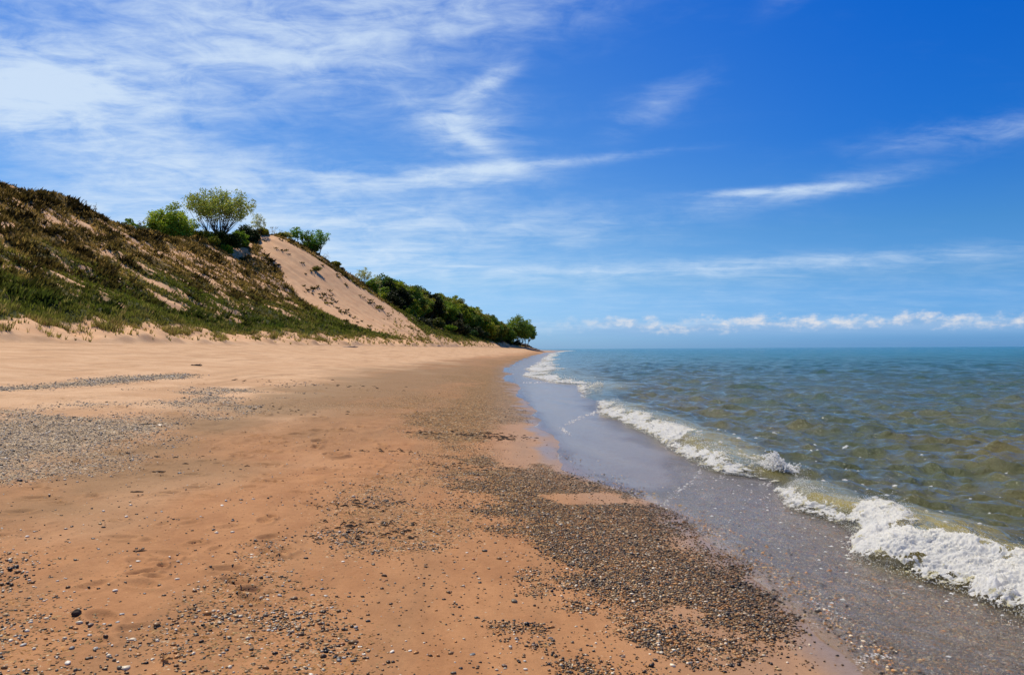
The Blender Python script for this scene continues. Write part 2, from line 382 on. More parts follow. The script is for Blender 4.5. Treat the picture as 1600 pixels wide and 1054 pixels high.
def mat_water():
    m, nt, out = material('lake_water')
    pos = node(nt, 'ShaderNodeNewGeometry').outputs['Position']
    _, op, thin, far, rip = attr(nt, 'w')
    n1 = noise(nt, mapping(nt, pos, (1, .55, 1), (0, 0, .6)), 5.5, 5, .62, .3)
    n2 = noise(nt, mapping(nt, pos, (1, .5, 1), (0, 0, .45)), 1.5, 9, .8, .2)
    n3 = noise(nt, mapping(nt, pos, (1.3, .75, 1), (0, 0, .3)), 26, 5, .7, .4)
    murk = noise(nt, pos, .25, 4)
    body = mix(nt, murk.sm(.35, .65), (.122, .096, .014), (.082, .084, .022))
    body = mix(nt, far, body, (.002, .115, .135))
    body = mix(nt, thin, body, (.30, .24, .055))
    _, swf, smf, _b, _a2 = attr(nt, 'w2')
    body = mix(nt, swf, body, mix(nt, smf, (.18, .135, .08), (.34, .28, .205)))  # turbid swash; the smooth zone's pale sky sheen is painted into the colour
    b1 = node(nt, 'ShaderNodeBump', {'Distance': .11}); L(nt, n1, b1.inputs['Height']); L(nt, rip*(op*.5+.4), b1.inputs['Strength'])
    b2 = node(nt, 'ShaderNodeBump', {'Distance': .42}); L(nt, n2, b2.inputs['Height']); L(nt, (far*.9+.12)*op, b2.inputs['Strength']); L(nt, b1.outputs[0], b2.inputs['Normal'])
    b3 = node(nt, 'ShaderNodeBump', {'Distance': .035}); L(nt, n3, b3.inputs['Height']); L(nt, rip*((1-op)*.5+swf*.55), b3.inputs['Strength']); L(nt, b2.outputs[0], b3.inputs['Normal'])
    p = node(nt, 'ShaderNodeBsdfPrincipled', {'Base Color': body, 'Roughness': .06, 'IOR': 1.333, 'Specular IOR Level': .5, 'Normal': b3.outputs[0]})
    L(nt, far*.12+.05+swf*.2, p.inputs['Roughness']); L(nt, .5-far*.24, p.inputs['Specular IOR Level'])
    tr = node(nt, 'ShaderNodeBsdfTransparent', {'Color': (.95, .93, .89, 1)}); gl = node(nt, 'ShaderNodeBsdfGlossy', {'Roughness': .16, 'Normal': b3.outputs[0]})
    fr = node(nt, 'ShaderNodeFresnel', {'Normal': b2.outputs[0]}); L(nt, (1-rip)*.2+1.33, fr.inputs['IOR'])
    a = node(nt, 'ShaderNodeMixShader'); L(nt, fr.outputs[0], a.inputs[0]); L(nt, tr.outputs[0], a.inputs[1]); L(nt, gl.outputs[0], a.inputs[2])
    b = node(nt, 'ShaderNodeMixShader'); L(nt, op, b.inputs[0]); L(nt, a.outputs[0], b.inputs[1]); L(nt, p.outputs[0], b.inputs[2])
    L(nt, b.outputs[0], out.inputs[0]); return m
def mat_foam():
    m, nt, out = material('foam'); pos = node(nt, 'ShaderNodeNewGeometry').outputs['Position']; _, w, *_r = attr(nt, 'f')
    n = noise(nt, pos, 45, 5, .75); n2 = noise(nt, pos, 7, 4, .6)
    col = mix(nt, (w + (n2-.5)*2.2 + (n-.5)*1.3).sm(-.15, .32), (.66, .60, .34), (.97, .96, .93))
    b = node(nt, 'ShaderNodeBump', {'Strength': 1., 'Distance': .012}); L(nt, noise(nt, pos, 120, 4, .8), b.inputs['Height']); b.inputs['Strength'].default_value = .35
    p = node(nt, 'ShaderNodeBsdfPrincipled', {'Base Color': col, 'Roughness': .45, 'Specular IOR Level': .3, 'Normal': b.outputs[0]})
    t = node(nt, 'ShaderNodeBsdfTranslucent', {'Color': col}); mx = node(nt, 'ShaderNodeMixShader', {'Fac': .5}); L(nt, p.outputs[0], mx.inputs[1]); L(nt, t.outputs[0], mx.inputs[2])
    L(nt, mx.outputs[0], out.inputs[0]); return m
MG = mat_ground(); MW = mat_water(); MF = mat_foam()
MPEB = mat_attr('pebble', .45, spec=.35, vary=.3, bs=60.); MSTONE = mat_attr('stone', .5, spec=.4, vary=.35, bs=40., bump=.3)
MGRASS = mat_attr('dune_grass', .7, trans=.45, spec=.15); MLEAF = mat_attr('leaves', .55, trans=.35, spec=.2)
MBARK = mat_plain('bark', (.055, .042, .03), (.14, .11, .08), 3, stretch=(2, 2, .4))
MWOOD = mat_plain('driftwood', (.32, .25, .18), (.5, .42, .33), 6, stretch=(1, 8, 8)); MDWOOD = mat_plain('dark_wood', (.03, .02, .015), (.09, .06, .04), 10, stretch=(1, 6, 6))
MROCK = mat_plain('rock', (.035, .033, .035), (.12, .11, .10), 1.2)

# ------------------------------------------------------------------ ground: one sheet
def polar(th, r):
    T, Rr = np.meshgrid(th, r); return (Rr*np.sin(T)).ravel(), (Rr*np.cos(T)).ravel()
thg = np.radians(np.concatenate([np.linspace(-75, -37, 90, False), np.linspace(-37, 37, 1180, False), np.linspace(37, 75, 90)]))
rg = np.concatenate([np.geomspace(1.2, 3.6, 40, False), np.geomspace(3.6, 20, 470, False), np.geomspace(20, 450, 760, False), np.geomspace(450, 2500, 60)])
X, Y = polar(thg, rg); Z = H(X, Y)
g, gy, gt = gravel(X, Y); vg_ = veg(X, Y)
s_ = xe(Y)-X
wet = ss(.55, -.1, s_+fbm(X*1.3, Y*1.3, 70, 3)*.35*np.clip(Y/15, .6, 4))
wet = np.maximum(wet, .35*ss(1.6, .4, s_)*(1-ss(60, 200, Y)))
damp = np.clip(ss(9.5, 4.5, s_+fbm(X*.4, Y*.25, 71, 4)*4)*(1-ss(60, 200, Y)*.4), 0, 1)
green = ss(.85, .3, (xf(Y)-X)/42+fbm(X/8, Y/6, 72, 3)*.28)
dune = ss(0, 3, xf(Y)-X)
DRK = [Mask([(0, 715), (190, 690), (330, 640), (420, 610), (600, 580), (740, 570), (760, 590), (640, 620), (420, 660), (330, 700), (260, 760), (200, 800), (60, 830), (0, 800)], 1.2, .75, 130, 2.), Mask([(560, 575), (740, 560), (800, 556), (780, 580), (700, 620), (600, 660), (480, 680), (420, 660), (480, 610)], 2, .5, 132, 3.),
       Mask([(-200, 745), (60, 770), (150, 760), (250, 790), (180, 840), (80, 830), (-200, 800)], .5, .3, 131, 1.)]
drk = np.zeros(X.shape)
for m_ in DRK: drk = np.maximum(drk, m_(X, Y))
wet = wet*(1-.35*SMOOTHWET(X, Y))
m1 = np.stack([g, gy, wet, vg_], 1); m2 = np.stack([green, dune, damp, drk], 1)
F = gridfaces(len(rg), len(thg)); c = F[:, 0]
keep = ~((X[c] > xb(Y[c])+6) & (Y[c] < 1500))
V, F, A = compact(np.stack([X, Y, Z], 1), F[keep], {'m1': m1, 'm2': m2})
tag(mesh('ground', V, F, MG, A), kind='structure')

# ------------------------------------------------------------------ lake
WV = []
for k in range(64):
    lam = .2*(5./.2)**((k+random.random())/64); th = R(218)+random.gauss(0, .5)
    a = lam*.0135*random.uniform(.6, 1.3)*(1 if lam < .7 else (.7/lam)**1.0)
    WV.append((2*math.pi/lam*math.cos(th), 2*math.pi/lam*math.sin(th), a, random.uniform(0, 6.28), lam))
def bdist(x, y):
    b = xb(y); sl = (xb(y+.05*np.maximum(y, 3))-xb(y-.05*np.maximum(y, 3)))/(.1*np.maximum(y, 3))
    return (x-b)/np.sqrt(1+sl*sl)
def eta(x, y, ground=None):
    if ground is None: ground = H(x, y)
    d = bdist(x, y); c = cw(y); A_ = amp(y)*(.8+.4*vn(G(y, 10, .4, 8)*1.3, y*0, 88))
    r = np.hypot(x, y); sp = r*.0035
    off = ss(-.1, 2.5, d/c*.5)
    ch = np.zeros(x.shape)
    for (kx, ky, a, ph, lam) in WV:
        w = np.clip(lam/(sp*2.6)-1, 0, 1); m = w > 0
        if m.any(): ch[m] += (a*w[m])*np.sin(kx*x[m]+ky*y[m]+ph)
    ch = ch*(1+.25*ss(12, 80, r)); ch = ch + ch*np.abs(ch)*2.
    gust = .75+.5*vn(x/9, y/14, 89)
    sw = np.zeros(x.shape)
    dd = d-c
    sw += .055*np.exp(-np.clip(dd, 0, 99)/14)*np.cos(2*math.pi*dd/(4.2+c*2)+fbm(x/6, y/9, 90, 2)*2)*ss(0, 3, dd)
    f = np.where(d < c, ss(0, 1, d/c), np.exp(-(np.clip(d-c, 0, 99)/(2.0*c))**2))
    lvl = (ch*gust)*off + sw + A_*f
    edge = xe(y)+fbm(1.4*G(y, 8, 1, 9), x*0+2, 93, 3)*.13*np.clip(y/8, 1, 6)
    film = ground+.001+.005*ss(0, .7, x-edge)+(.2+.8*ss(0, .7, x-edge))*(.010*vn(x*5+y*2, y*2.6, 91)+.008*vn(x*17, y*9, 98))*(1-.8*SMOOTHWET(x, y))
    lvl2 = np.where(d < 0, .0+(.012*fbm(x*3+y, y*1.6, 92, 3)+.006*fbm(x*13, y*7, 94, 3))*(1-.8*SMOOTHWET(x, y)), lvl)
    z = np.where(d < c*2.5, np.maximum(lvl2, film), lvl)
    edge = xe(y)+fbm(1.4*G(y, 8, 1, 9), x*0+2, 93, 3)*.13*np.clip(y/8, 1, 6)
    z = np.where(x < edge, ground-.02-(edge-x)*.1, z)
    return z, d, c, f, ground
thw = np.radians(np.concatenate([np.linspace(-6, 37, 960, False), np.linspace(37, 78, 110)]))
rw = np.concatenate([np.geomspace(2.2, 60, 1050, False), np.geomspace(60, 420, 330, False), np.geomspace(420, 30000, 130)])
X, Y = polar(thw, rw); Gd = H(X, Y)
Z, d, c, f, _ = eta(X, Y, Gd)
rr = np.hypot(X, Y)
depth = np.clip(Z-Gd, 0, 9)
op = np.where(d < 0, .42*ss(.03, .16, depth)*(1-.9*SMOOTHWET(X, Y)), np.maximum(ss(.0, .5, d/c), .5))
smw = SMOOTHWET(X, Y); edg = ss(0, .5, X-xe(Y))
op = np.where(d < 0, np.maximum(op, edg*(.30+.25*vn(X*2.2+Y*.5, Y*.8, 97)+.18*smw)), op)
op = np.where(Y > 60, np.maximum(op, ss(.03, .25, depth)), op)
thin = ss(.35, .95, f)*(d > 0)*ss(.06, .2, amp(Y))*(1-ss(40, 90, Y))*.8
thin = np.clip(thin*(.6+1.0*vn(X*1.5, Y*1.5, 95)), 0, 1)
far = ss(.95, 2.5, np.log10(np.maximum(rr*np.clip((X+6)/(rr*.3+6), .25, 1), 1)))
rip = np.where(d < 0, .25+.75*(1-SMOOTHWET(X, Y)), 1.)*np.clip(1.1-rr/900, .4, 1)
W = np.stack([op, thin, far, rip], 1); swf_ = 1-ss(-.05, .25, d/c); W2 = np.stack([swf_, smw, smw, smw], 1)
F = gridfaces(len(rw), len(thw)); cc = F[:, 0]
keep = ((Z-Gd)[F].max(1) > -.03)
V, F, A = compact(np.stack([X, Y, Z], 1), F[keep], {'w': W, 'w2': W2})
tag(mesh('lake_water', V, F, MW, A), kind='structure')

# ------------------------------------------------------------------ foam of the breaking waves
FV = []; FF = []; FA = []; nv = 0
def add_foam(y0, y1, ny, nx, seed, vlo=-.25, vhi=1.5):
    global nv
    ys = np.geomspace(y0, y1, ny); v = np.linspace(vlo, vhi, nx)
    Yg, Vg = np.meshgrid(ys, v, indexing='ij'); Yg = Yg.ravel(); Vg = Vg.ravel()
    c_ = cw(Yg); sl = (xb(Yg*1.05)-xb(Yg*.95))/(.1*Yg)
    Xg = xb(Yg)+Vg*c_*np.sqrt(1+sl*sl)
    k = np.clip(Yg/9, .6, 12)
    z0, d_, c2, f_, gr = eta(Xg, Yg)
    Sg = Vg*c_*1.25+.35*z0
    Yk = G(Yg, 9, .6, 12); wx = fbm(Sg*4/k, Yk*4, seed+40, 3)*.1; Sg = Sg/k+wx; Yw = Yk+wx*.8
    n1 = fbm(Sg*5, Yw*4.5, seed, 5, .62); n2 = fbm(Sg*1.6, Yw*1.3, seed+3, 3); n3 = fbm(Sg*24, Yw*22, seed+9, 3, .7)
    n4 = fbm(Sg*60, Yw*55, seed+70, 2, .7)
    lump = (np.abs(n1)*.34+.10+np.abs(n3)*.17+np.abs(n4)*.09+np.clip(n2, 0, 1)*.9)*ss(-.25, .25, Vg)*ss(1.5, .9, Vg)
    st = np.clip(amp(Yg)/.2, .3, 1.3)*c_/.38
    Zg = z0+.014*k**.5+lump*.10*np.minimum(st, 2.2)
    Xg = Xg+(n1*.05+n2*.05-.03*np.abs(n3))*k-lump*.05*k**.5
    Yg2 = Yg+fbm(Sg*6, Yk*6, seed+20, 3)*.05*k
    front = itp(Yg, [(3, .16), (12, .12), (50, .0), (500, -.05)])
    top = itp(Yg, [(3, 1.15), (7, 1.1), (8.3, .95), (9, .8), (9.8, .8), (10.4, .75), (11.2, -.1), (11.8, .3), (12.3, .95), (14, 1.0), (20, 1.05), (26, .9), (30, .1), (34, .5), (38, .9), (43, .3), (46, .9), (60, 1.2), (90, .9), (110, .5), (140, .8), (300, .6), (600, .9)])
    m = np.minimum((Vg-front)*2.6, (top-Vg)*2.0)+n1*.85+n2*.6+n3*.7+n4*.3-1.5*ss(.10, .34, fbm(Sg*2.6, Yw*1.9, seed+90, 4))*ss(.25, .5, Vg)
    V_ = np.stack([Xg, Yg2, Zg], 1); F_ = gridfaces(ny, nx)
    kp = m[F_].min(1) > 0
    V2, F2, A2 = compact(V_, F_[kp], {'f': np.stack([np.clip(m*.9, 0, 1)]*3, 1)})
    FV.append(V2); FF.append(F2+nv); FA.append(A2['f']); nv += len(V2)
add_foam(3.2, 11.6, 1500, 110, 200)
add_foam(11.7, 32, 1400, 90, 230)
add_foam(32, 640, 1500, 60, 260)
# second, outer foam lines of the distant waves
def flat_foam(n, fx, fy, size, seed):
    """small irregular foam flecks floating on the surface"""
    global nv
    V_ = []; F_ = []; b = 0
    for i in range(n):
        x, y = fx(), fy(); s = size(y)*random.uniform(.4, 1.3)
        k = 7; a0 = random.random()*6.28
        ring = [(x+s*1.5*random.uniform(.5, 1)*math.cos(a0+j*6.283/k), y+s*random.uniform(.5, 1)*math.sin(a0+j*6.283/k)) for j in range(k)]
        V_ += [(x, y)]+ring; F_ += [(b, b+1+j, b+1+(j+1) % k, b) for j in range(k)]; b += k+1
    P = np.array(V_); z = eta(P[:, 0], P[:, 1])[0]; mid = np.zeros(len(P)); mid[::8] = 1
    return P, z+.004+mid*.008, np.array(F_)[:, :3]
TV = []; TF = []; TA = []; tn = 0
def flecks(P, rad, lift=.004):
    """foam flecks: low domes of seven-sided rings at points P"""
    global tn
    n = len(P); k = 7; a = RNG.random((n, 1))*6.28+np.arange(k)*6.283/k; rr_ = rad[:, None]*RNG.uniform(.5, 1.1, (n, k))
    x = np.concatenate([P[:, 0:1], P[:, 0:1]+rr_*1.4*np.cos(a)], 1).ravel(); y = np.concatenate([P[:, 1:2], P[:, 1:2]+rr_*np.sin(a)], 1).ravel()
    z = eta(x, y)[0]+lift; z[::k+1] += rad*.5
    base = (np.arange(n)*(k+1))[:, None]; j = np.arange(k)
    F_ = np.stack([np.broadcast_to(base, (n, k)), base+1+j, base+1+(j+1) % k], -1).reshape(-1, 3)
    TV.append(np.stack([x, y, z], 1)); TF.append(F_+tn); TA.append(np.full((len(x), 3), 1.)); tn += len(x)
def drops(P, rad):
    """spray: small octahedra"""
    global tn
    n = len(P); o = np.array([(1, 0, 0), (-1, 0, 0), (0, 1, 0), (0, -1, 0), (0, 0, 1), (0, 0, -1)], float)
    V_ = (P[:, None, :]+o[None]*rad[:, None, None]*RNG.uniform(.6, 1.3, (n, 6, 1))).reshape(-1, 3)
    f8 = np.array([(0, 2, 4), (2, 1, 4), (1, 3, 4), (3, 0, 4), (2, 0, 5), (1, 2, 5), (3, 1, 5), (0, 3, 5)])
    F_ = (f8[None]+(np.arange(n)*6)[:, None, None]).reshape(-1, 3)
    TV.append(V_); TF.append(F_+tn); TA.append(np.full((len(V_), 3), 1.)); tn += len(V_)
def spray(n, y0, y1, hgt, r0, seed):
    y = RNG.uniform(y0, y1, n); w = np.clip(fbm(y*2.2, y*0, seed, 3)*1.6+.5, .05, 1.4)
    v = RNG.uniform(.0, 1.1, n); x = xb(y)+v*cw(y); z0 = eta(x, y)[0]
    z = z0+.03+RNG.exponential(1, n)*hgt*w*ss(0, .8, v)
    drops(np.stack([x-RNG.normal(0, .02, n), y, z], 1), RNG.uniform(.4, 1, n)*r0*ss(0, .2, amp(y)))
spray(9000, 4, 10.9, .04, .0055, 300); spray(1800, 4.6, 6.6, .06, .006, 303); spray(3500, 12, 28, .045, .012, 301); spray(2500, 34, 90, .07, .035, 302)
fv_ = np.concatenate(FV); kk = np.where(fv_[:, 1] < 11.6)[0]; kk = RNG.choice(kk, 22000); P = fv_[kk]+RNG.normal(0, .02, (22000, 3)); P[:, 2] += .004+RNG.exponential(1, 22000)*.02; drops(P, RNG.uniform(.001, .0032, 22000))
kk = np.where((fv_[:, 1] > 11.6) & (fv_[:, 1] < 34))[0]; kk = RNG.choice(kk, 5000); P = fv_[kk]+RNG.normal(0, .03, (5000, 3)); P[:, 2] += .006+RNG.exponential(1, 5000)*.02; drops(P, RNG.uniform(.003, .007, 5000))
# small lone splash between the two near waves
sx, sy = 4.15, 12.3
n = 2600; a = RNG.normal(0, 1, (n, 2)); hh = RNG.random(n)
P = np.stack([sx+a[:, 0]*.13*(1-hh*.4)-.1*hh, sy+a[:, 1]*.14, .0*hh], 1); P[:, 2] = eta(P[:, 0], P[:, 1])[0]+.02+hh**1.5*.2*np.exp(-(a[:, 0]**2)*.5)*(.6+.8*vn(P[:, 0]*30, P[:, 1]*30, 5)); drops(P, RNG.uniform(.006, .018, n))
# lace lines left by the last swash
for line, n, wd in (([(1033, 803), (1040, 786), (1056, 770), (1080, 760), (1095, 745)], 190, .025), ([(1335, 1052), (1340, 1032), (1362, 1024), (1392, 1028)], 200, .02), ([(1128, 884), (1145, 892), (1160, 898)], 70, .03),
                    ([(1262, 925), (1285, 950), (1312, 968)], 80, .05), ([(1180, 950), (1200, 955)], 30, .03), ([(885, 664), (905, 655), (925, 651), (940, 646)], 150, .06), ([(880, 668), (888, 680)], 50, .05), ([(1150, 738), (1180, 745), (1200, 742)], 160, .05),
                    ([(1120, 735), (1145, 750), (1100, 760)], 120, .06), ([(820, 598), (860, 600), (905, 606)], 160, .25)):
    q = at(line); t = np.sort(RNG.random(n))*(len(q)-1); i = np.minimum(t.astype(int), len(q)-2); w = (t-i)[:, None]
    P = q[i]*(1-w)+q[i+1]*w+RNG.normal(0, wd, (n, 2)); D = np.hypot(P[:, 0], P[:, 1]); flecks(P, (RNG.uniform(.15, 1, n)**2.5*.0015*D))
# flecks on the water behind the near wave
n = 90; y = RNG.uniform(6, 18, n); P = np.stack([xb(y)+.6+RNG.exponential(1.3, n), y], 1); flecks(P, RNG.uniform(.2, 1, n)**2*.0032*y+.004)
n = 260; y = RNG.uniform(4.2, 12, n); P = np.stack([xb(y)-RNG.exponential(.35, n), y], 1); flecks(P, RNG.uniform(.2, 1, n)**2*.02)
fo = mesh('wave_foam', np.concatenate(FV), np.concatenate(FF), MF, {'f': np.concatenate(FA)}); tag(fo, 'white broken foam rolling along the breaking waves', 'foam', kind='stuff')
fo = mesh('spray', np.concatenate(TV), np.concatenate(TF), MF, {'f': np.concatenate(TA)}); tag(fo, 'white spray drops and foam flecks around the breaking waves', 'spray', kind='stuff')

# ------------------------------------------------------------------ pebbles
def ico(sub):
    import bmesh
    bm = bmesh.new(); bmesh.ops.create_icosphere(bm, subdivisions=sub, radius=1)
    v = np.array([x.co[:] for x in bm.verts]); f_ = np.array([[q.index for q in p.verts] for p in bm.faces]); bm.free(); return v, f_
I1 = ico(1); I2 = ico(2)
pal = np.array([c for _, c in PEBC]); gpal = np.array([c for _, c in GREYC])
def pebbles(P, rad, colr, base, sink=.3):
    v, f_ = base; n = len(P)
    J = RNG.uniform(.75, 1.2, (n, len(v), 1)); sh = np.stack([RNG.uniform(.8, 1.5, n), RNG.uniform(.7, 1.1, n), RNG.uniform(.4, .8, n)], 1)
    Q = v[None]*J*sh[:, None]*rad[:, None, None]; a = RNG.random(n)*6.28; ca, sa = np.cos(a)[:, None], np.sin(a)[:, None]
    q = np.stack([Q[..., 0]*ca-Q[..., 1]*sa, Q[..., 0]*sa+Q[..., 1]*ca, Q[..., 2]], -1)
    q += np.stack([P[:, 0], P[:, 1], H(P[:, 0], P[:, 1])+rad*(.55-sink)], 1)[:, None]
    F_ = f_[None]+(np.arange(n)*len(v))[:, None, None]
    return q.reshape(-1, 3), F_.reshape(-1, 3), np.repeat(colr, len(v), 0)
def cand(n, x0, x1, y0, y1, power=1.):
    u = RNG.random(n); y = y0*(y1/y0)**u if power else RNG.uniform(y0, y1, n); return np.stack([RNG.uniform(x0, x1, n), y], 1)
def polar_c(n, r0, r1, a0, a1):
    r = r0*(r1/r0)**RNG.random(n); a = np.radians(RNG.uniform(a0, a1, n)); return np.stack([r*np.sin(a), r*np.cos(a)], 1)
PV = []; PF = []; PA = []; pn = 0
def put(P, rad, col, base, sink=.3):
    global pn
    v, f_, a = pebbles(P, rad, col, base, sink); PV.append(v); PF.append(f_+pn); PA.append(a); pn += len(v)
def cols(n, p, pl=pal):
    i = RNG.choice(len(pl), n, p=np.array(p)/sum(p)); return pl[i]*RNG.uniform(.75, 1.25, (n, 1))
# dense gravel tongue
P = polar_c(380000, 3.9, 15, -8, 40); t = GR['main'](P[:, 0], P[:, 1]); g_, _, _ = gravel(P[:, 0], P[:, 1]); s2 = xe(P[:, 1])-P[:, 0]
P = P[(RNG.random(len(P)) < np.maximum(np.minimum(t, g_)**1.2, .55*ss(.1, -.4, s2)*g_)*np.clip(7/P[:, 1], .25, 1)) & (s2 > -2.2)]; P = P[:90000]; n = len(P)
s2 = xe(P[:, 1])-P[:, 0]; put(P, RNG.gamma(2.4, .4, n)*.0044+.0022, cols(n, [20, 22, 20, 16, 8, 9, 6])*(1-.35*ss(.7, .1, s2))[:, None]*(1+1.0*ss(0, -.3, s2))[:, None], I1, .25)
# scattered gravel everywhere else near
P = polar_c(420000, 3.6, 26, -34, 24); g_, gy_, t = gravel(P[:, 0], P[:, 1]); s2 = xe(P[:, 1])-P[:, 0]
dens = np.maximum(np.maximum.reduce([t['band'], t['fore']*1.0, t['corner']*.9, t['wrack'], t['mid']])*np.minimum(g_*3, 1), .035*ss(9, 3, s2)*(.3+1.6*vn(P[:, 0]*1.2, P[:, 1]*1.2, 140)))
cl = 2.4*np.clip(fbm(P[:, 0]*2.6, P[:, 1]*2.6, 141, 4)+.22, 0, 1)**1.3+.12
kp = (RNG.random(len(P)) < dens*cl*.42) & (s2 > .03) & (GR['main'](P[:, 0], P[:, 1]) < .5); P = P[kp][:52000]; n = len(P); s2 = xe(P[:, 1])-P[:, 0]
grey = ss(2.2, 4.2, s2)[:, None]
cc_ = cols(n, [16, 20, 20, 16, 8, 12, 8])*(1-grey)+cols(n, [16, 14, 16, 6, 16, 14, 18])*grey
put(P, RNG.gamma(3, .33, n)*.0055+.0022+.0015*grey[:, 0], cc_, I1, .3)
# grey shingle at the back of the beach
P = polar_c(220000, 8, 42, -38, -10); _, gy_, _ = gravel(P[:, 0], P[:, 1]); P = P[RNG.random(len(P)) < gy_*.8][:70000]; n = len(P)
put(P, RNG.gamma(3, .33, n)*.0008*np.hypot(P[:, 0], P[:, 1])*.55+.003, cols(n, [16, 26, 26, 20, 14], gpal), I1, .3)
# larger pebbles: left foreground
P = polar_c(26000, 3.7, 14, -34, 12); s2 = xe(P[:, 1])-P[:, 0]; _, _, t = gravel(P[:, 0], P[:, 1])
de = np.maximum(np.maximum(t['fore'], t['corner'])*2.3, .16)*(.25+1.5*np.clip(fbm(P[:, 0]*2, P[:, 1]*2, 143, 3)+.3, 0, 1)); P = P[(RNG.random(len(P)) < de*.42) & (s2 > .4)][:3000]; n = len(P)
put(P, RNG.gamma(2, .5, n)*.0042+.003, cols(n, [14, 14, 16, 8, 20, 12, 16]), I2, .35)
tag(mesh('gravel', np.concatenate(PV), np.concatenate(PF), MPEB, {'col': np.concatenate(PA)}), 'small wet and dry pebbles strewn over the sand', 'gravel', kind='stuff')

# individual stones
def stone_mesh(seed, col, flat):
    r = np.random.default_rng(seed); v, f_ = ico(3)
    q = v*(1+.22*fbm(v[:, 0:1]*1.3+seed, v[:, 1:2]*1.3+v[:, 2:3]*1.1, seed, 3))*np.array([1.25, .9, flat])
    me_o = mesh('stone', q, f_, MSTONE, {'col': np.tile(col, (len(q), 1))}); me = me_o.data; bpy.data.objects.remove(me_o); return me
KINDS = {'black': (.03, .028, .03), 'slate grey': (.15, .14, .13), 'brown': (.17, .10, .06), 'rust orange': (.38, .15, .05), 'cream': (.6, .46, .30), 'white': (.74, .64, .50), 'pale grey': (.42, .37, .31)}
PROTO = {k: [stone_mesh(i*7+j, c_, fl) for j, fl in enumerate((.55, .7))] for i, (k, c_) in enumerate(KINDS.items())}
def stone(x, y, r, kind, label, group=None, flat=1., rz=None, sink=.25):
    o = bpy.data.objects.new('stone', PROTO[kind][random.randrange(2)]); C.objects.link(o)
    o.location = (x, y, float(H(np.array([x]), np.array([y]))[0])+r*(.6*flat-sink)); o.scale = (r, r, r*flat); o.rotation_euler = (random.uniform(-.15, .15), random.uniform(-.15, .15), rz if rz is not None else random.uniform(0, 6.28))
    tag(o, label, 'stone', group); return o
SP = [((1029, 990), .028, 'black', 'lumpy black wet stone, largest at the lower edge of the gravel tongue', 1.4), ((988, 993), .018, 'black', 'small pointed black stone just left of the largest black stone', 1.3),
      ((738, 1023), .028, 'slate grey', 'flat grey slate chip lying on bare orange sand', .5), ((788, 1041), .026, 'brown', 'dark olive brown stone beside a small white one at the bottom edge', 1),
      ((821, 1046), .018, 'white', 'small white stone near the bottom edge below the gravel tongue', 1), ((776, 1047), .017, 'cream', 'pale stone touching the shade of the olive brown one', 1),
      ((759, 1020), .022, 'rust orange', 'orange flake of stone right of the grey slate chip', .6), ((806, 999), .018, 'pale grey', 'grey pitted stone below the left side of the gravel tongue', 1),
      ((180, 927), .030, 'white', 'largest white stone, alone on smooth sand left of the pebble field', .9), ((226, 931), .016, 'slate grey', 'blue grey stone to the right of the lone white stone', .8),
      ((347, 793), .034, 'white', 'white flat stone alone in the middle of the sand', .6), ((216, 877), .026, 'white', 'white pebble near the scuffed footprint, left centre', .6), ((31, 752), .045, 'black', 'round black stone on the dry sand at the left edge', .8),
      ((281, 742), .04, 'slate grey', 'grey stone right of the dark driftwood stick', .9), ((112, 1018), .024, 'slate grey', 'smooth dark blue stone near the lower left corner', .9), ((106, 1041), .03, 'white', 'rounded white stone at the bottom left', .9),
      ((140, 997), .024, 'pale grey', 'white and dark stone below the dark sand clod', .9), ((207, 1004), .03, 'cream', 'large pale tan stone below the pebble field edge', .7), ((36, 1012), .028, 'pale grey', 'pale bluish stone by the left border', .7),
      ((184, 981), .022, 'pale grey', 'light grey oval stone right of the sand clod', .6), ((142, 983), .028, 'brown', 'brown wedge stone with a dark shaded side', .8), ((574, 1019+12), .018, 'brown', 'brown stone alone on the bottom sand', .9), ((600, 1040), .017, 'rust orange', 'orange brown stone near the bottom centre', .8),
      ((268, 588), .16, 'white', 'pale white stone on the dark pebble band', .5), ((250, 664), .09, 'cream', 'cream stone below the grey shingle', .5), ((119, 723), .06, 'pale grey', 'light stone on the brown sand below the shingle', .6),
      ((503, 923), .022, 'slate grey', 'dark grey stone in the middle of the sand left of the tongue', .8), ((582, 868), .026, 'black', 'black stone at the edge of the scattered gravel', .7), ((575, 973), .024, 'black', 'black angular stone in the lower sand', .9)]
for (pp, r, k, lb, fl) in SP:
    x, y = at([pp])[0]; stone(x, y, r*.55, k, lb, None, fl)
cnt = 0
while cnt < 271:
    P = polar_c(1, 3.75, 9.5 if random.random() < .75 else 16, -33, 24)[0]; s2 = float(xe(P[1])-P[0]); aa = P[0:1], P[1:2]
    t = {k: float(GR[k](*aa)[0]) for k in ('fore', 'corner', 'band', 'main')}
    if s2 < .15 or random.random() > max(t['fore']*3, t['corner']*3, t['band']*1.2, .25) or t['main'] > .6: continue
    k = random.choice(['black', 'slate grey', 'pale grey', 'brown', 'brown', 'rust orange', 'cream', 'white', 'pale grey', 'pale grey'])
    where = 'in the lower left corner' if t['corner'] > .15 else 'in the bottom pebble field' if t['fore'] > .15 else 'by the gravel tongue' if P[0] > .2 else 'on open sand'
    stone(P[0], P[1], min(random.gammavariate(3, .33)*.0066*(.8+P[1]*.05)+.003, .013*(.8+P[1]*.05)), k, 'small %s stone lying %s' % (k, where), 'loose %s stones %s' % (k, where), random.uniform(.6, 1)); cnt += 1

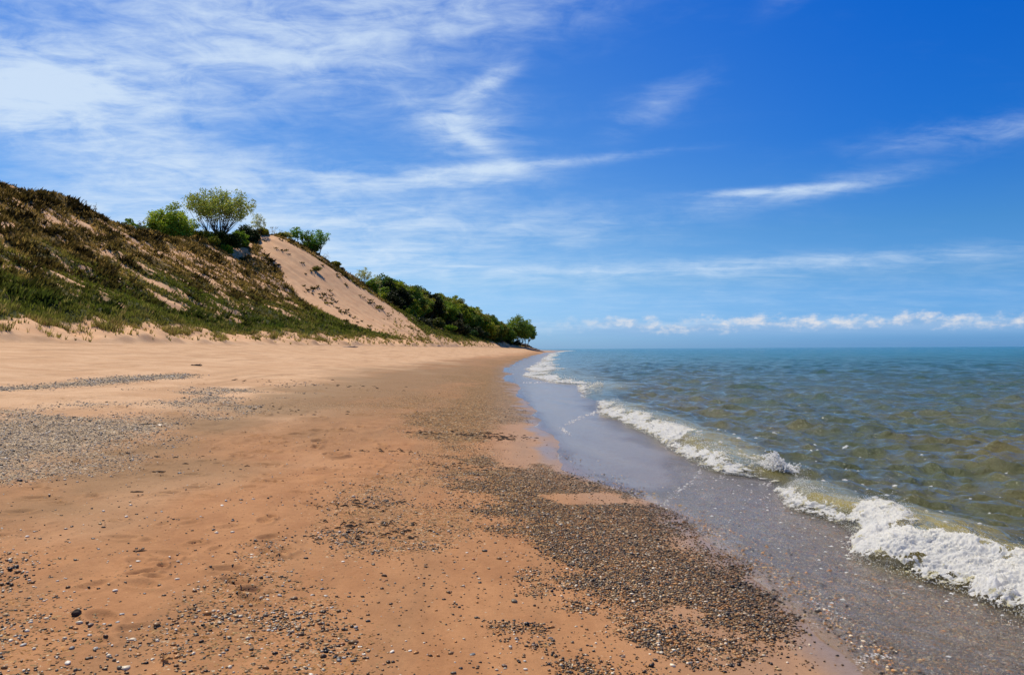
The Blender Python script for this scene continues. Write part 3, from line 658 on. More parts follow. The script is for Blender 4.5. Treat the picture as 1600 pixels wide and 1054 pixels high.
# ------------------------------------------------------------------ dune grass (countless tufts)
def tufts(P, hgt, wid, nb, colr, lean=.35, spread=.12):
    n = len(P); z = H(P[:, 0], P[:, 1]); a = RNG.random((n, nb))*6.28; rr_ = RNG.random((n, nb))*spread*hgt[:, None]*1.6
    bx = P[:, 0:1]+rr_*np.cos(a); by = P[:, 1:2]+rr_*np.sin(a); h = hgt[:, None]*RNG.uniform(.5, 1.1, (n, nb)); b = RNG.random((n, nb))*6.28
    w = wid[:, None]*RNG.uniform(.6, 1.3, (n, nb))
    dx, dy = np.cos(b)*w*.5, np.sin(b)*w*.5; lx = (np.cos(a)*lean+.12)*h; ly = np.sin(a)*lean*h
    zz = z[:, None]-.05
    v = np.stack([np.stack([bx-dx, by-dy, zz+0*h], -1), np.stack([bx+dx, by+dy, zz+0*h], -1), np.stack([bx+lx*.45+dx*.7, by+ly*.45+dy*.7, zz+h*.62], -1), np.stack([bx+lx, by+ly, zz+h], -1)], 2)
    v = v.reshape(-1, 3); i = np.arange(n*nb)*4
    F_ = np.concatenate([np.stack([i, i+1, i+2], 1), np.stack([i, i+2, i+3], 1)])
    cc2 = np.repeat((colr[:, None]*RNG.uniform(.7, 1.35, (n, nb, 1))).reshape(-1, 3), 4, 0)
    return v, F_, cc2
def dunepts(n, y0, y1, deep=75):
    y = y0*(y1/y0)**RNG.random(n); x = xf(y)-RNG.random(n)**.9*deep; return np.stack([x, y], 1)
P = dunepts(330000, 42, 440); x, y = P[:, 0], P[:, 1]
ang = np.degrees(np.arctan2(x, y)); k = (ang > -42) & (x > -84); P = P[k]; x, y = P[:, 0], P[:, 1]
v_ = veg(x, y); clump = .35+.9*ss(-.15, .25, fbm(x/1.6, y/1.1, 150, 3)); k = RNG.random(len(P)) < v_*clump*np.where((xf(y)-x) < 5, .5, 1.); P = P[k][:120000]; x, y = P[:, 0], P[:, 1]; n = len(P)
gn = ss(.8, .22, (xf(y)-x)/42+fbm(x/8, y/6, 72, 3)*.28+RNG.normal(0, .07, n)); low = 1-ss(2, 9, xf(y)-x)
br = fbm(x/6, y/4, 155, 3)
cbrown = np.array([.36, .235, .062])*(1+.7*br[:, None]); cdark = np.array([.10, .07, .016]); cgreen = np.array([.13, .15, .018]); cly = np.array([.34, .27, .065])
mixd = (RNG.random(n) < .35)[:, None]
base = np.where(mixd, cdark, cbrown); base = base*(1-gn[:, None])+np.where(mixd, cgreen*.7, cgreen*1.2)*gn[:, None]; base = base*(1-low[:, None]*.8)+cly*low[:, None]*.8*RNG.uniform(.6, 1.2, (n, 1))
gh = RNG.uniform(.25, .6, n)*(1+.3*(y > 150)); gv, gf, gc = tufts(P, gh, .035+.0006*y, 5, base)
DKPATCH = [Mask(p_, .8, 1, 170+i_, 2.) for i_, p_ in enumerate([[(31, 300), (60, 303), (80, 312), (72, 323), (45, 320)], [(103, 312), (130, 320), (160, 343), (135, 338), (110, 326)], [(0, 326), (35, 328), (62, 345), (30, 342), (0, 338)], [(43, 398), (66, 400), (82, 422), (60, 416)],
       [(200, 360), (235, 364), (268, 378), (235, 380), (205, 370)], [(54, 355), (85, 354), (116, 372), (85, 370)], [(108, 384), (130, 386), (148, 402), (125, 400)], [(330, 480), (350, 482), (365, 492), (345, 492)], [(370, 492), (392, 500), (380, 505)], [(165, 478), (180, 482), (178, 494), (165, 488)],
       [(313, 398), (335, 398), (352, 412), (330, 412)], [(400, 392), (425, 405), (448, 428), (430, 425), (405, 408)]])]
def dark_patch(x, y):
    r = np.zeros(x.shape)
    for m in DKPATCH: r = np.maximum(r, m(x, y))
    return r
yq = 44*(330/44)**RNG.random(26000); Pq = np.stack([xf(yq)-.2-RNG.gamma(2, 1.6, len(yq)), yq], 1); k = (RNG.random(len(Pq)) < ss(-.1, .35, fbm(Pq[:, 0]/1.3, Pq[:, 1]/2.2, 158, 3)+(xf(yq)-Pq[:, 0]-6.5)*.09)) & (np.degrees(np.arctan2(Pq[:, 0], Pq[:, 1])) > -42)
Pq = Pq[k]; nq = len(Pq); fv, ff_, fc = tufts(Pq, RNG.uniform(.28, .75, nq), .02+.00045*Pq[:, 1], 9, np.array([[.30, .265, .06]])*RNG.uniform(.45, 1.4, (nq, 1))*np.where(RNG.random((nq, 1)) < .3, np.array([[1.25, 1, 1.6]]), 1), lean=.3, spread=.25)
# darker low shrubs matting the slope, denser and darker still inside the dark patches
P2 = dunepts(30000, 45, 440); x, y = P2[:, 0], P2[:, 1]; v_ = veg(x, y); dk_ = dark_patch(x, y); k = (RNG.random(len(P2)) < np.maximum(v_*1.2*ss(.08, .35, fbm(x/3., y/2.2, 160, 4)), dk_)) & (np.degrees(np.arctan2(x, y)) > -42) & (xf(y)-x > 7) & (x > -84); P2 = P2[k][:9000]; n2 = len(P2); y2 = P2[:, 1]
gn2 = ss(.5, .1, (xf(y2)-P2[:, 0])/42)[:, None]
dk2 = dark_patch(P2[:, 0], y2)[:, None]; cv2 = (1-.7*dk2)*(np.array([.06, .042, .010])*(1-gn2)+np.array([.035, .06, .008])*gn2)*RNG.uniform(.6, 1.6, (n2, 1))
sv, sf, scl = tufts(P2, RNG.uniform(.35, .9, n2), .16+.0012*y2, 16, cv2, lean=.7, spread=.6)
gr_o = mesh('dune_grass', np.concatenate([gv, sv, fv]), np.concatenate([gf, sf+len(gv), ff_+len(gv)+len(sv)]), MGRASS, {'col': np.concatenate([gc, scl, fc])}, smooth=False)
tag(gr_o, 'brown and green grass and low scrub covering the dune face', 'grass', kind='stuff')

# scraps of scrub scattered over the sand slide
SC = []
for (pp, nn, sx_, sy_) in (((500, 455), 26, 1.6, 2.6), ((512, 468), 30, 1.4, 2.6), ((522, 482), 18, 1.5, 2.), ((478, 452), 10, 1, 1.5), ((440, 392), 12, 1.5, 2), ((468, 412), 12, 2, 2), ((520, 425), 10, 2, 2.5), ((556, 455), 16, 2, 2.5), ((590, 478), 24, 1.2, 2), ((605, 490), 20, 1.5, 2), ((625, 505), 16, 2, 2), ((540, 492), 14, 1.5, 2), ((565, 503), 14, 1.5, 2), ((430, 380), 10, 1.5, 2), ((645, 515), 14, 2, 2)):
    cx, cy = at([pp])[0]; SC.append(np.stack([cx+RNG.normal(0, sx_, nn), cy+RNG.normal(0, sy_, nn)], 1))
SC = np.concatenate(SC)[::3]; nS = len(SC)
v_, f_, c_ = tufts(SC, RNG.uniform(.25, .75, nS), np.full(nS, .4), 14, np.array([[.07, .055, .012]])*RNG.uniform(.5, 2, (nS, 1)), lean=.8, spread=.7)
tag(mesh('low_scrub', v_, f_, MGRASS, {'col': c_}, smooth=False), 'dark scraps of low scrub dotted over the bare sand slide', 'scrub', kind='stuff')

# ------------------------------------------------------------------ trees
def tube(pts, rads, sides=5):
    pts = np.array(pts, float); n = len(pts); V_ = []; F_ = []
    for i in range(n):
        t = pts[min(i+1, n-1)]-pts[max(i-1, 0)]; t /= np.linalg.norm(t)+1e-9
        a = np.cross(t, (0, 0, 1.) if abs(t[2]) < .9 else (1., 0, 0)); a /= np.linalg.norm(a); b = np.cross(t, a)
        for k in range(sides):
            q = 6.283*k/sides; V_.append(pts[i]+rads[i]*(math.cos(q)*a+math.sin(q)*b))
    for i in range(n-1):
        for k in range(sides):
            p = i*sides+k; q = i*sides+(k+1) % sides; F_.append((p, q, q+sides, p+sides))
    return V_, F_
def make_tree(name, label, loc, Ht, W, tone, base=.3, tips=26, leaf=60, lsz=.3, cr=.16, stems=1, flat=1., bare=0, group=None, lean=0, trunk_r=None, fork=None, link=True):
    r = random.Random(int(Ht*1000+W*77+tips)); root = empty(name, loc); tag(root, label, 'tree' if 'tree' in name else 'shrub', group)
    TVv = []; TFf = []; k0 = 0; LP = []; LT = []
    R0 = trunk_r or Ht*.022; fk = fork if fork is not None else base*.8
    cz = Ht*(base+(1-base)*.5); hz = Ht*(1-base)*.5
    def addt(p, rd, s=5):
        nonlocal k0
        v, f_ = tube(p, rd, s); TVv.extend(v); TFf.extend([tuple(q+k0 for q in ff) for ff in f_]); k0 += len(v)
    roots = []
    for s in range(stems):
        a = s*6.283/stems+r.uniform(-.4, .4); q = (0 if stems == 1 else W*r.uniform(.02, .08)); bx, by = q*math.cos(a), q*math.sin(a)
        tx, ty = (bx*2.2+lean*Ht*fk, by*2.2) if stems > 1 else (lean*Ht*fk+r.uniform(-.02, .02)*Ht, r.uniform(-.02, .02)*Ht)
        top = (tx, ty, Ht*fk); addt([(bx, by, -.4), ((bx+tx)/2, (by+ty)/2, Ht*fk*.5), top], [R0*1.25/(stems**.5), R0/(stems**.5), R0*.85/(stems**.5)], 6); roots.append(top)
    for i in range(tips):
        u = (i+.5)/tips; ph = i*2.39996+r.uniform(-.3, .3); cz_ = 1-1.75*u; sr = math.sqrt(max(0, 1-cz_*cz_)); rad = r.uniform(.6, 1.03)
        if i % 4 == 3: rad *= .5
        tip = np.array([W*.5*sr*math.cos(ph)*rad+lean*Ht, W*.5*sr*math.sin(ph)*rad, cz+hz*cz_*flat*rad*.97])
        st = np.array(roots[i % len(roots)] if stems == 1 else min(roots, key=lambda q: (q[0]-tip[0]*.4)**2+(q[1]-tip[1]*.4)**2+r.uniform(0, .3)*W))
        mid = st*.45+tip*.55+np.array([0, 0, (tip[2]-st[2])*-.06]); mid[:2] = st[:2]*.5+tip[:2]*.5
        j = [r.uniform(-.03, .03)*W for _ in range(4)]
        m1_ = st*.7+mid*.3+np.array([j[0], j[1], 0]); m2_ = mid+np.array([j[2], j[3], 0])
        rb = R0*.42/(stems**.25); addt([st, m1_, m2_, tip*.65+m2_*.35, tip], [rb, rb*.75, rb*.5, rb*.32, rb*.14], 4)
        for t in range(3 if not bare else 6):
            d = np.array([r.gauss(0, 1), r.gauss(0, 1), r.uniform(-.2, 1.2)]); d /= np.linalg.norm(d); w = r.uniform(.4, 1); o_ = m2_*(1-w)+tip*w
            e_ = o_+d*W*cr*r.uniform(.7, 1.3); addt([o_, (o_+e_)/2+np.array([0, 0, .02*W]), e_], [rb*.22, rb*.15, rb*.08], 3)
            LP.append((e_, .6)); 
        LP.append((tip, 1.)); LP.append((tip*.7+m2_*.3, .8))
    mesh('trunk', TVv, TFf, MBARK, parent=root)
    rs = np.random.default_rng(int(tips*13+Ht*10)); ctr = []; sz = []; tn_ = []
    for (p, w) in LP:
        n_ = max(1, int(leaf*w*r.uniform(.5, 1.3))); t_ = r.uniform(.72, 1.3)
        d = rs.normal(0, 1, (n_, 3)); d /= np.linalg.norm(d, axis=1)[:, None]; q = rs.random((n_, 1))**.45
        ctr.append(p+d*q*W*cr*np.array([1, 1, .75])*w**.5); tn_.append(np.full(n_, t_)); sz.append(rs.uniform(.6, 1.3, n_)*lsz)
    ctr = np.concatenate(ctr); sz = np.concatenate(sz); tn_ = np.concatenate(tn_)
    k = (ctr[:, 2] > Ht*.02); ctr = ctr[k]; sz = sz[k]; tn_ = tn_[k]; n_ = len(ctr)
    a = rs.normal(0, 1, (n_, 3)); a /= np.linalg.norm(a, axis=1)[:, None]; b = np.cross(a, rs.normal(0, 1, (n_, 3))); b /= np.linalg.norm(b, axis=1)[:, None]
    s_ = sz[:, None]*.5
    v = np.stack([ctr-a*s_, ctr+b*s_*.6, ctr+a*s_, ctr-b*s_*.6], 1).reshape(-1, 3); f_ = (np.arange(n_)*4)[:, None]+np.arange(4)
    cl_ = np.array(tone)*(tn_*rs.uniform(.7, 1.35, n_))[:, None]; cl_[:, 0] *= rs.uniform(.8, 1.25, n_)
    mesh('crown', v, f_, MLEAF, {'col': np.repeat(cl_, 4, 0)}, parent=root, smooth=False)
    return root
def gz(x, y): return float(H(np.array([x]), np.array([y]))[0])
LIME = (.32, .40, .03); OLIVE = (.26, .25, .02); MIDG = (.16, .26, .015); DARKG = (.05, .07, .008); PALE = (.46, .48, .14); GREYB = (.25, .2, .12); BLUEG = (.20, .36, .05)
def on_ground(px, dist, dz=0):
    x, y = spt(px, 400, dist); return (x, y, gz(x, y)+dz)
def size_at(px_h, dist): return px_h/FPX*dist
def T(name, label, px, dist, ytop, wpx, tone, group=None, **kw):
    loc = on_ground(px, dist); d = rays([px], [ytop])[0]; ztop = EYE+d[2]/d[1]*dist
    return make_tree(name, label, loc, max(ztop-loc[2], 1.2), size_at(wpx, dist), tone, group=group, **kw)
T('tree', 'large spreading many-stemmed green tree on the dune crest', 342, 198, 297, 104, (.34, .38, .06), base=.42, tips=72, leaf=50, lsz=.42, cr=.085, stems=9, fork=.14, trunk_r=.42)
T('tree', 'bushy bright green tree to the left of the large spreading tree', 268, 186, 319, 66, LIME, base=.06, tips=44, leaf=70, lsz=.45, cr=.13, fork=.1)
T('tree', 'small narrow dark green tree left of the bushy bright one', 238, 184, 337, 18, MIDG, base=.03, tips=20, leaf=46, lsz=.35, cr=.2, fork=.1)
T('tree', 'upright dark green tree between the narrow one and the bushy one', 251, 184, 332, 22, MIDG, base=.03, tips=22, leaf=50, lsz=.38, cr=.18, fork=.1)
T('tree', 'low round tree with gaps, behind the crest farthest left', 201, 166, 339, 30, MIDG, base=.2, tips=22, leaf=30, lsz=.35, cr=.12, stems=3, fork=.15)
T('tree', 'sparse grey green tree behind the crest beside the low round one', 222, 168, 343, 22, (.13, .14, .08), base=.2, tips=18, leaf=14, lsz=.28, cr=.12, stems=3, fork=.15)
T('tree', 'thin pale leaved tree at the head of the sand slide', 404, 222, 329, 26, PALE, base=.1, tips=22, leaf=14, lsz=.32, cr=.12, stems=3, fork=.12)
T('tree', 'nearly bare grey tree fanning out above the sand slide', 428, 236, 349, 34, GREYB, base=.05, tips=26, leaf=9, lsz=.25, cr=.1, stems=5, fork=.08, bare=1)
T('tree', 'leafless low grey bush right of the nearly bare tree', 450, 240, 362, 24, GREYB, base=.05, tips=20, leaf=6, lsz=.25, cr=.1, stems=5, fork=.08, bare=1)
T('tree', 'slim green tree, leftmost of the trio on the descending ridge', 462, 234, 354, 22, BLUEG, base=.15, tips=20, leaf=22, lsz=.38, cr=.15, stems=2, fork=.15)
T('tree', 'shorter green tree in the middle of the ridge trio', 479, 235, 360, 19, MIDG, base=.12, tips=18, leaf=24, lsz=.38, cr=.16, stems=2, fork=.15)
T('tree', 'fullest green tree, rightmost of the ridge trio', 497, 237, 356, 32, BLUEG, base=.2, tips=24, leaf=28, lsz=.4, cr=.14, stems=2, fork=.18)
T('tree', 'small pale green tree just left of the ridge trio', 449, 232, 362, 16, PALE, base=.1, tips=16, leaf=20, lsz=.32, cr=.14, stems=2, fork=.12)
T('tree', 'bare leaning twiggy sapling right of the ridge trio', 508, 240, 393, 12, GREYB, base=.1, tips=9, leaf=2, lsz=.2, cr=.15, bare=1, fork=.2, lean=.15)
T('tree', 'pale airy tree low on the ridge, taller of the pair', 568, 252, 417, 24, PALE, base=.12, tips=22, leaf=16, lsz=.36, cr=.12, stems=4, fork=.12)
T('tree', 'pale airy tree low on the ridge, smaller of the pair', 588, 256, 424, 18, PALE, base=.12, tips=18, leaf=14, lsz=.34, cr=.12, stems=4, fork=.12)
T('tree', 'leafless twiggy sapling on the highest crest', 134, 136, 310, 8, GREYB, base=.1, tips=9, leaf=1, lsz=.15, cr=.15, bare=1, fork=.2)
T('tree', 'second leafless sapling just right of the first on the crest', 149, 139, 316, 7, GREYB, base=.1, tips=8, leaf=1, lsz=.15, cr=.15, bare=1, fork=.2)
T('tree', 'yellow green sapling standing alone on the bare sand slide', 494, 215, 430, 13, (.20, .19, .03), base=.08, tips=14, leaf=26, lsz=.3, cr=.2, fork=.1)
SH = [(302, 190, 362, 30, OLIVE, 'olive shrub under the gap between the bushy and spreading trees'), (318, 190, 363, 34, OLIVE, 'broad olive shrub in front of the spreading tree'), (290, 183, 370, 24, OLIVE, 'low olive shrub at the edge of the sandy slope'),
      (342, 193, 362, 30, DARKG, 'very dark shrub at the foot of the spreading tree'), (360, 196, 364, 30, DARKG, 'dark shrub right under the spreading tree stems'), (384, 214, 352, 32, (.04, .06, .014), 'rounded dark green shrub at the top of the sand slide'),
      (395, 216, 360, 20, (.05, .07, .014), 'small dark shrub touching the sand slide top'), (372, 206, 362, 26, MIDG, 'mid green shrub between the two sandy gullies'), (352, 190, 385, 22, MIDG, 'low green shrub above the left sandy gully'), (330, 186, 380, 22, OLIVE, 'sprawling olive shrub on the slope below the tree'),
      (378, 204, 378, 18, MIDG, 'small green shrub on the spur between the gullies')]
SH += [(226, 172, 352, 20, MIDG, 'low green shrub on the crest left of the narrow tree'), (280, 184, 345, 34, LIME, 'bright green shrub filling the gap right of the bushy tree'), (410, 224, 358, 18, OLIVE, 'olive shrub at the foot of the thin pale tree'), (440, 232, 368, 16, OLIVE, 'low olive shrub between the bare trees on the ridge'), (486, 238, 378, 26, MIDG, 'green undergrowth shrub beneath the ridge trio'), (523, 243, 409, 14, OLIVE, 'small olive shrub on the descending ridge below the trio'), (578, 255, 436, 22, MIDG, 'green shrub between the two pale airy trees')]
for (px, ds, yt, w, tn2, lb) in SH: T('shrub', lb, px, ds, yt, w, tn2, base=.0, tips=22, leaf=60, lsz=.42, cr=.2, flat=1, stems=2, fork=.08)
# ridge-side scrub along the dark back edge
# wooded hill beyond the dune
TONES = [((.17, .25, .02), 'mid green'), ((.27, .32, .02), 'yellow green'), ((.11, .18, .02), 'deep green'), ((.25, .25, .03), 'olive'), ((.02, .028, .006), 'very dark')]
protos = []
for i, (tn2, nm) in enumerate(TONES):
    protos.append((make_tree('tree', 'x', (0, 0, 0), 9.5+i*.3, 8.5, tn2, base=.1, tips=30, leaf=75, lsz=.62, cr=.15, fork=.15), nm))
used = [False]*5; placed = []
def forest(x, y, i, sc_, lb, group):
    root, nm = protos[i]
    o = copy_tree(root) if used[i] else root; used[i] = True
    o.location = (x, y, gz(x, y)-.3); o.rotation_euler = (0, 0, random.uniform(0, 6.28)); o.scale = (sc_*random.uniform(.9, 1.15), sc_*random.uniform(.9, 1.15), sc_); tag(o, lb, 'tree', group)
y = 296.
while y < 425:
    x = float(xf(y))
    for k in range(16):
        xx = x-3-k*5.4+random.uniform(-1.8, 1.8); yy = y+random.uniform(-2, 2)
        hh_ = float(xf(yy))-xx; az = xx/yy*FPX+800
        if xx < -66: break
        # the lower front slope stays scrubby
        lim = 22 if yy < 345 else 16 if yy < 370 else 6
        if xx/yy*FPX+800 > 782: continue
        if yy < 390 and hh_ < lim+random.uniform(-3, 2): continue
        if az < 585: continue
        i = random.choices(range(5), [5, 4, 4, 3, 1])[0]
        nm = TONES[i][1]; forest(xx, yy, i, random.uniform(.85, 1.2)*(1 if yy < 395 else .95), nm+' leafy tree in the wood covering the far hill', nm+' trees of the wooded hill')
    y += 6.2
forest(-43.5, 302, 4, 1.15, 'blackish green tree at the front of the wooded hill', None); forest(-47.5, 306, 4, 1.1, 'second blackish tree beside the front one in the wood', None)
T('tree', 'rounded green tree at the tip of the headland, leaning over the water side', 808, 418, 495, 44, (.24, .33, .04), base=.06, tips=40, leaf=90, lsz=.7, cr=.14, stems=4, fork=.1)
T('tree', 'dark green tree overhanging the rocks, outermost on the headland', 822, 424, 504, 22, (.2, .3, .05), base=.2, tips=22, leaf=60, lsz=.65, cr=.16, stems=2, fork=.2, lean=.12)
T('tree', 'green tree between the wood and the headland tip tree', 790, 412, 504, 26, (.2, .3, .03), base=.04, tips=28, leaf=80, lsz=.65, cr=.16, stems=2, fork=.1)
for j, (px, ds, yt, w, tn2, lb) in enumerate([(683, 318, 497, 20, (.10, .12, .02), 'yellow green shrub on the brown lower hill slope'), (700, 330, 512, 20, MIDG, 'rounded green shrub low on the far hill'), (735, 360, 526, 20, (.04, .09, .015), 'bright green shrub at the hill foot'),
        (752, 375, 527, 20, (.035, .08, .015), 'green shrub beside the bright one at the hill foot'), (765, 388, 522, 18, OLIVE, 'olive shrub where the wood meets the sand'), (776, 392, 536, 9, (.06, .11, .02), 'small light green bush next to the thin post'), (725, 345, 508, 18, (.03, .05, .015), 'dark shrub on the broken hill slope'),
        (660, 300, 496, 24, (.05, .055, .02), 'grey green shrub below the blackish trees'), (645, 295, 490, 20, (.045, .06, .02), 'dull green shrub behind the ridge foot'), (715, 338, 500, 16, (.06, .06, .02), 'brownish shrub above the broken slope'), (745, 365, 510, 18, (.04, .05, .016), 'dark bush under the tree line'), (790, 410, 533, 16, (.03, .045, .014), 'dark low bush at the foot of the headland trees'), (806, 414, 535, 16, (.05, .06, .02), 'brownish low bush under the headland tip tree')]):
    T('shrub', lb, px, ds, yt, w, tn2, base=0, tips=18, leaf=55, lsz=.6, cr=.22, stems=2, fork=.08)

# ------------------------------------------------------------------ small things on the beach
def log_obj(name, label, cat, pp, length, rad, mat, rz, bend=.08, group=None, raise_=0.5):
    x, y = at([pp])[0]; n_ = 9; pts = []; rd = []
    for i in range(n_):
        t = i/(n_-1)-.5; pts.append((t*length, bend*length*math.sin(t*3.1+.5), rad*.5*math.sin(i*1.7)*.4)); rd.append(rad*(1-.35*abs(t)*2)*(1+.15*math.sin(i*2.3)))
    rd[0] *= .6; rd[-1] *= .5
    v, f_ = tube(pts, rd, 8); b0 = len(v); v += [pts[0], pts[-1]]
    f_ += [(b0, (k+1) % 8, k, b0) for k in range(8)]+[(b0+1, (n_-1)*8+k, (n_-1)*8+(k+1) % 8, b0+1) for k in range(8)]
    import bmesh
    bm = bmesh.new(); bv = [bm.verts.new(q) for q in v]
    for ff in f_: bm.faces.new([bv[q] for q in dict.fromkeys(ff)])
    if name != 'stick':   # a broken side branch
        for a, b_ in ((.1, .35),):
            tv, tf = tube([(a*length, 0, 0), (b_*length, rad*2.5, rad*1.8)], [rad*.4, rad*.15], 5); q0 = [bm.verts.new(q) for q in tv]
            for ff in tf: bm.faces.new([q0[q] for q in ff])
    me = bpy.data.meshes.new(name); bm.to_mesh(me); bm.free(); me.materials.append(mat)
    for p in me.polygons: p.use_smooth = True
    o = bpy.data.objects.new(name, me); C.objects.link(o); o.location = (x, y, gz(x, y)+rad*raise_); o.rotation_euler = (0, 0, rz); tag(o, label, cat, group)
log_obj('driftwood_log', 'pale driftwood log lying at the foot of the dune grass', 'driftwood', (547, 542), 2.6, .12, MWOOD, -.1)
log_obj('driftwood_log', 'dark driftwood log on the dry upper beach', 'driftwood', (307, 572), .55, .05, MDWOOD, .05)
log_obj('stick', 'dark straight stick beside a grey stone on mid beach', 'stick', (248, 739), .17, .011, MDWOOD, .05, .03)
log_obj('stick', 'short dark piece of wood in front of the dry brown patch', 'stick', (214, 770), .14, .01, MDWOOD, 0, .03)
log_obj('stick', 'dark wood fragment below the grey shingle', 'stick', (232, 663), .3, .012, MDWOOD, 0, .03)
log_obj('stick', 'thin brown twig left of centre among pebbles', 'stick', (219, 864), .11, .008, MDWOOD, -.1, .1)
log_obj('driftwood_log', 'small white driftwood piece at the toe of the sand slide', 'driftwood', (684, 541), 2.0, .14, MWOOD, .2)
x, y, z = on_ground(783, 396)
root = empty('post', (x, y, z)); tag(root, 'thin dark post standing where the wood meets the beach', 'post')
v, f_ = tube([(0, 0, -.3), (.03, 0, 2), (.0, 0, 3.9)], [.16, .13, .1], 7); mesh('pole', v, f_, MDWOOD, parent=root)
v, f_ = tube([(-.5, 0, .0), (-.1, 0, .75), (.4, .1, .9), (.7, 0, .1)], [.3, .38, .34, .2], 6); mesh('foot', v, f_, MDWOOD, parent=root)
for i in range(16):
    px = 812+i*2.0+random.uniform(-.8, .8); ds = 432+random.uniform(-3, 5); x, y, z = on_ground(px, ds); s = max(.35, 1.5-.075*i)*random.uniform(.7, 1.15)
    v, f2 = ico(2); v = np.round(v*(1+.3*fbm(v[:, 0:1]*1.5+i, v[:, 1:2]*1.5+v[:, 2:3], i, 3))*np.array([1.3, 1, .8])*s, 2)
    o = mesh('boulder', v, f2, MROCK, smooth=False); o.location = (x, y, z+s*.35+max(0, (8-i))*.1); tag(o, 'dark boulder in the rock pile at the tip of the headland', 'boulder', 'boulders piled at the headland')
# dark clod and autumn leaf
x, y = at([(120, 966)])[0]; v, f2 = ico(3); v = v*(1+.35*fbm(v[:, 0:1]*2, v[:, 1:2]*2+v[:, 2:3]*2, 3, 4))*np.array([.030, .024, .024]); o = mesh('clod', v, f2, MDWOOD); o.location = (x, y, gz(x, y)+.012); tag(o, 'dark brown crumbly clod at the end of the scuffed footprint', 'clod')
x, y = at([(256, 1040)])[0]; lv = []; lf = []; out_ = []
for i in range(14):
    a = i/14*6.283; rr_ = .034*(1 if i % 2 == 0 else .5)*(1.3 if i < 5 else 1); out_.append((rr_*math.cos(a), rr_*math.sin(a), .012*math.cos(a*2)+.01))
lv = [(0, 0, .002)]+out_; lf = [(0, 1+i, 1+(i+1) % 14) for i in range(14)]
MLF = mat_plain('dead_leaf', (.40, .18, .05), (.6, .32, .12), 60, bump=.1, bd=.002)
o = mesh('dead_leaf', lv, lf, MLF, smooth=False); o.location = (x, y, gz(x, y)+.018); o.rotation_euler = (.9, .3, .8); tag(o, 'curled orange brown dead leaf on the pebbles at the bottom', 'leaf')
sm = o.modifiers.new('thick', 'SOLIDIFY'); sm.thickness = .0012
# debris: dark plant scraps in drift lines
dv = []; df = []; k0 = 0
for (pp, nn, sx_, sy_) in (((768, 682), 150, .35, .35), ((675, 678), 50, .3, .2), ((610, 706), 40, .4, .15), ((575, 830), 90, .3, .2), ((545, 790), 40, .3, .2), ((740, 730), 60, .4, .2), ((280, 720), 20, .5, .2), ((420, 640), 40, 1, .6), ((500, 600), 50, 2, 1.2)):
    cx, cy = at([pp])[0]
    for _ in range(nn):
        x, y = cx+random.gauss(0, sx_), cy+random.gauss(0, sy_); a = random.gauss(0, .7); l = random.uniform(.01, .045)*max(1, y/14); z = gz(x, y)
        v, f_ = tube([(x-l*math.cos(a), y-l*math.sin(a), z+.002), (x, y, z+random.uniform(.006, .02)), (x+l*math.cos(a), y+l*math.sin(a), z+.002)], [l*.12, l*.2, l*.08], 4); dv += v; df += [tuple(q+k0 for q in ff) for ff in f_]; k0 += len(v)
tag(mesh('plant_debris', dv, df, MDWOOD), 'scraps of dark washed-up plant matter along the old water lines', 'debris', kind='stuff')

# ------------------------------------------------------------------ light and sky
AZ = R(-38); EL = R(57)
sd = Vector((math.sin(AZ)*math.cos(EL), math.cos(AZ)*math.cos(EL), math.sin(EL)))
sl_ = bpy.data.lights.new('sun', 'SUN'); sl_.energy = 5.0; sl_.angle = R(.55); sl_.color = (1, .92, .76)
so = bpy.data.objects.new('sun', sl_); C.objects.link(so); so.rotation_euler = sd.to_track_quat('Z', 'Y').to_euler()
w = bpy.data.worlds.new('World'); sc.world = w; w.use_nodes = True; nt = w.node_tree; nt.nodes.clear()
sky = node(nt, 'ShaderNodeTexSky', sky_type='NISHITA', sun_disc=False, sun_elevation=EL, sun_rotation=AZ, air_density=1.0, dust_density=.4, ozone_density=2.5)
gen = node(nt, 'ShaderNodeTexCoord').outputs['Generated']
sx_ = nt.nodes.new('ShaderNodeSeparateXYZ'); L(nt, gen, sx_.inputs[0]); dx, dy, dz = (S(nt, sx_.outputs[i]) for i in range(3))
az = dx._m('ARCTAN2', dy)*57.2958; el = dz._m('ARCSINE')*57.2958
q = dz.mx(0.)+.10; cb = nt.nodes.new('ShaderNodeCombineXYZ'); L(nt, dx/q, cb.inputs[0]); L(nt, dy/q, cb.inputs[1]); plane = cb.outputs[0]
cb2 = nt.nodes.new('ShaderNodeCombineXYZ'); L(nt, az, cb2.inputs[0]); L(nt, el, cb2.inputs[1]); ang_ = cb2.outputs[0]
def blob(a, e, sa, se, k, tilt=0.):
    u = (az-a)/sa; v = (el-e-(az-a)*tilt)/se
    return ((u*u+v*v)*-1)._m('EXPONENT')*k
cov = None
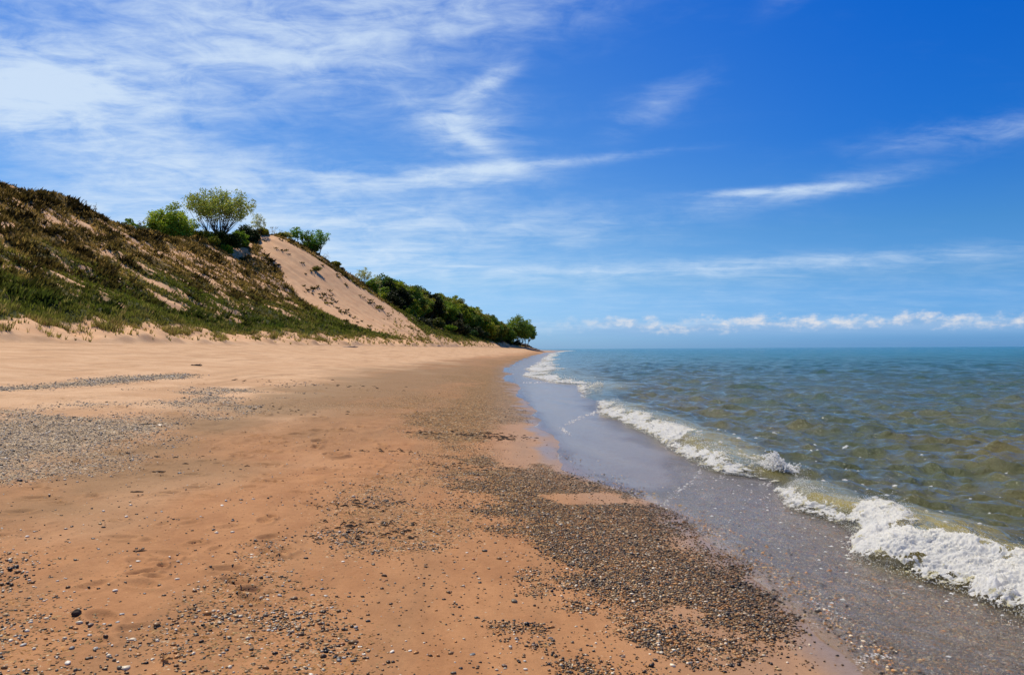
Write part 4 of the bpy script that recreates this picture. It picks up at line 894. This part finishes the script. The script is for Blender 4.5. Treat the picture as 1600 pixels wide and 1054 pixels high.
for b in [(-32, 15.8, 10, 3.0, 1.15), (18, 1.5, 22, .4, .55), (-1.5, 18.6, 2.2, .8, .55, .55), (-2.6, 14.6, 2.4, .6, .5, -.5), (-4.5, 16.2, 2, .7, .4), (-22, 12, 9, 2.4, .5), (-25, 7.5, 12, 3.4, .6), (-24, 21, 13, 4.5, .55), (-12, 20, 10, 4, .45), (-3, 23.5, 11, 2.2, .5), (-3, 15.2, 4.5, 2.6, .5), (-6, 12.2, 8, .9, .62, .04), (4, 13.2, 9, .35, .45, .07), (-13, 9.5, 12, 2.5, .4),
          (17, 10.6, 4.5, .28, .8, -.02), (21, 10.5, 6.5, .7, .55, .10), (31, 13.2, 7, 1.0, .45, .02), (10.5, 17, 4, 1.6, .35, .35), (21, 24, 3, 1.2, .35, .5), (0, 5.4, 26, .7, .38), (24, 5.9, 16, .6, .3), (0, 3.6, 60, 2.2, .26), (-2, 9, 12, 3, .2), (-10, 6.6, 10, .9, .4), (3, 8.5, 14, 1.6, .22)]:
    k = blob(*b); cov = k if cov is None else cov+k
c1 = noise(nt, mapping(nt, plane, (1.0, 2.2, 1), (0, 0, .30)), 1.5, 9, .62, .5); c2 = noise(nt, mapping(nt, plane, (.8, 1.6, 1), (0, 0, .35)), 5.0, 8, .68, 1.0); c3 = noise(nt, mapping(nt, ang_, (.4, 1.1, 1), (0, 0, .1)), .7, 7, .62, .6)
tex = (c1*.45+c2*.25+c3*.40)
cloud = (cov*1.0 + (tex-.56)*3.6*(cov.clamp()+.14)).sm(.0, 1.25)
bank_n = noise(nt, mapping(nt, ang_, (1, 1.7, 1)), .85, 8, .62); bank_l = noise(nt, mapping(nt, ang_, (.6, 0, 1)), .35, 3, .5)
topb = bank_l*2.0+.55
bank = (bank_n*2.6 + (topb-el)*1.3 - .35).sm(.0, 1.0)*el.sm(.5, 1.3)*az.sm(-1, 12)
bright = (bank_n + (el-topb)*.35).sm(.38, .72)
skyc = sky.outputs[0]
tint = ramp(nt, el/40, [(0, (.24, .60, 1.50)), (.05, (.27, .64, 1.42)), (.12, (.29, .62, 1.10)), (.2, (.22, .58, 1.02)), (.35, (.07, .47, 1.12)), (.6, (.012, .44, 1.25)), (1, (.05, .4, 1.1))], 'LINEAR')
mulv = nt.nodes.new('ShaderNodeVectorMath'); mulv.operation = 'MULTIPLY'; L(nt, skyc, mulv.inputs[0]); L(nt, tint, mulv.inputs[1])
tint2 = ramp(nt, el/40, [(0, (.42, .76, 1.48)), (.05, (.5, .80, 1.38)), (.12, (.54, .80, 1.14)), (.2, (.48, .75, 1.06)), (.35, (.34, .67, 1.08)), (.6, (.2, .57, 1.15)), (1, (.12, .5, 1.1))], 'LINEAR')
tint = mix(nt, az.sm(32, -10), tint, tint2); L(nt, tint, mulv.inputs[1])
colr = mix(nt, cloud*.85, mulv.outputs[0], (6.9, 8.2, 9.6))
colr = mix(nt, bank*.75, colr, mix(nt, bright, (2.7, 4.6, 7.4), (8.6, 8.2, 8.0)))
bg = node(nt, 'ShaderNodeBackground', {'Strength': .1}); L(nt, colr, bg.inputs[0]); wo = nt.nodes.new('ShaderNodeOutputWorld'); L(nt, bg.outputs[0], wo.inputs[0])
sc.view_settings.view_transform = 'Standard'; sc.view_settings.look = 'None'; sc.view_settings.exposure = 0; sc.view_settings.gamma = 1
sc.render.engine = 'CYCLES'; sc.cycles.max_bounces = 6; sc.cycles.transparent_max_bounces = 8; sc.cycles.use_denoising = True
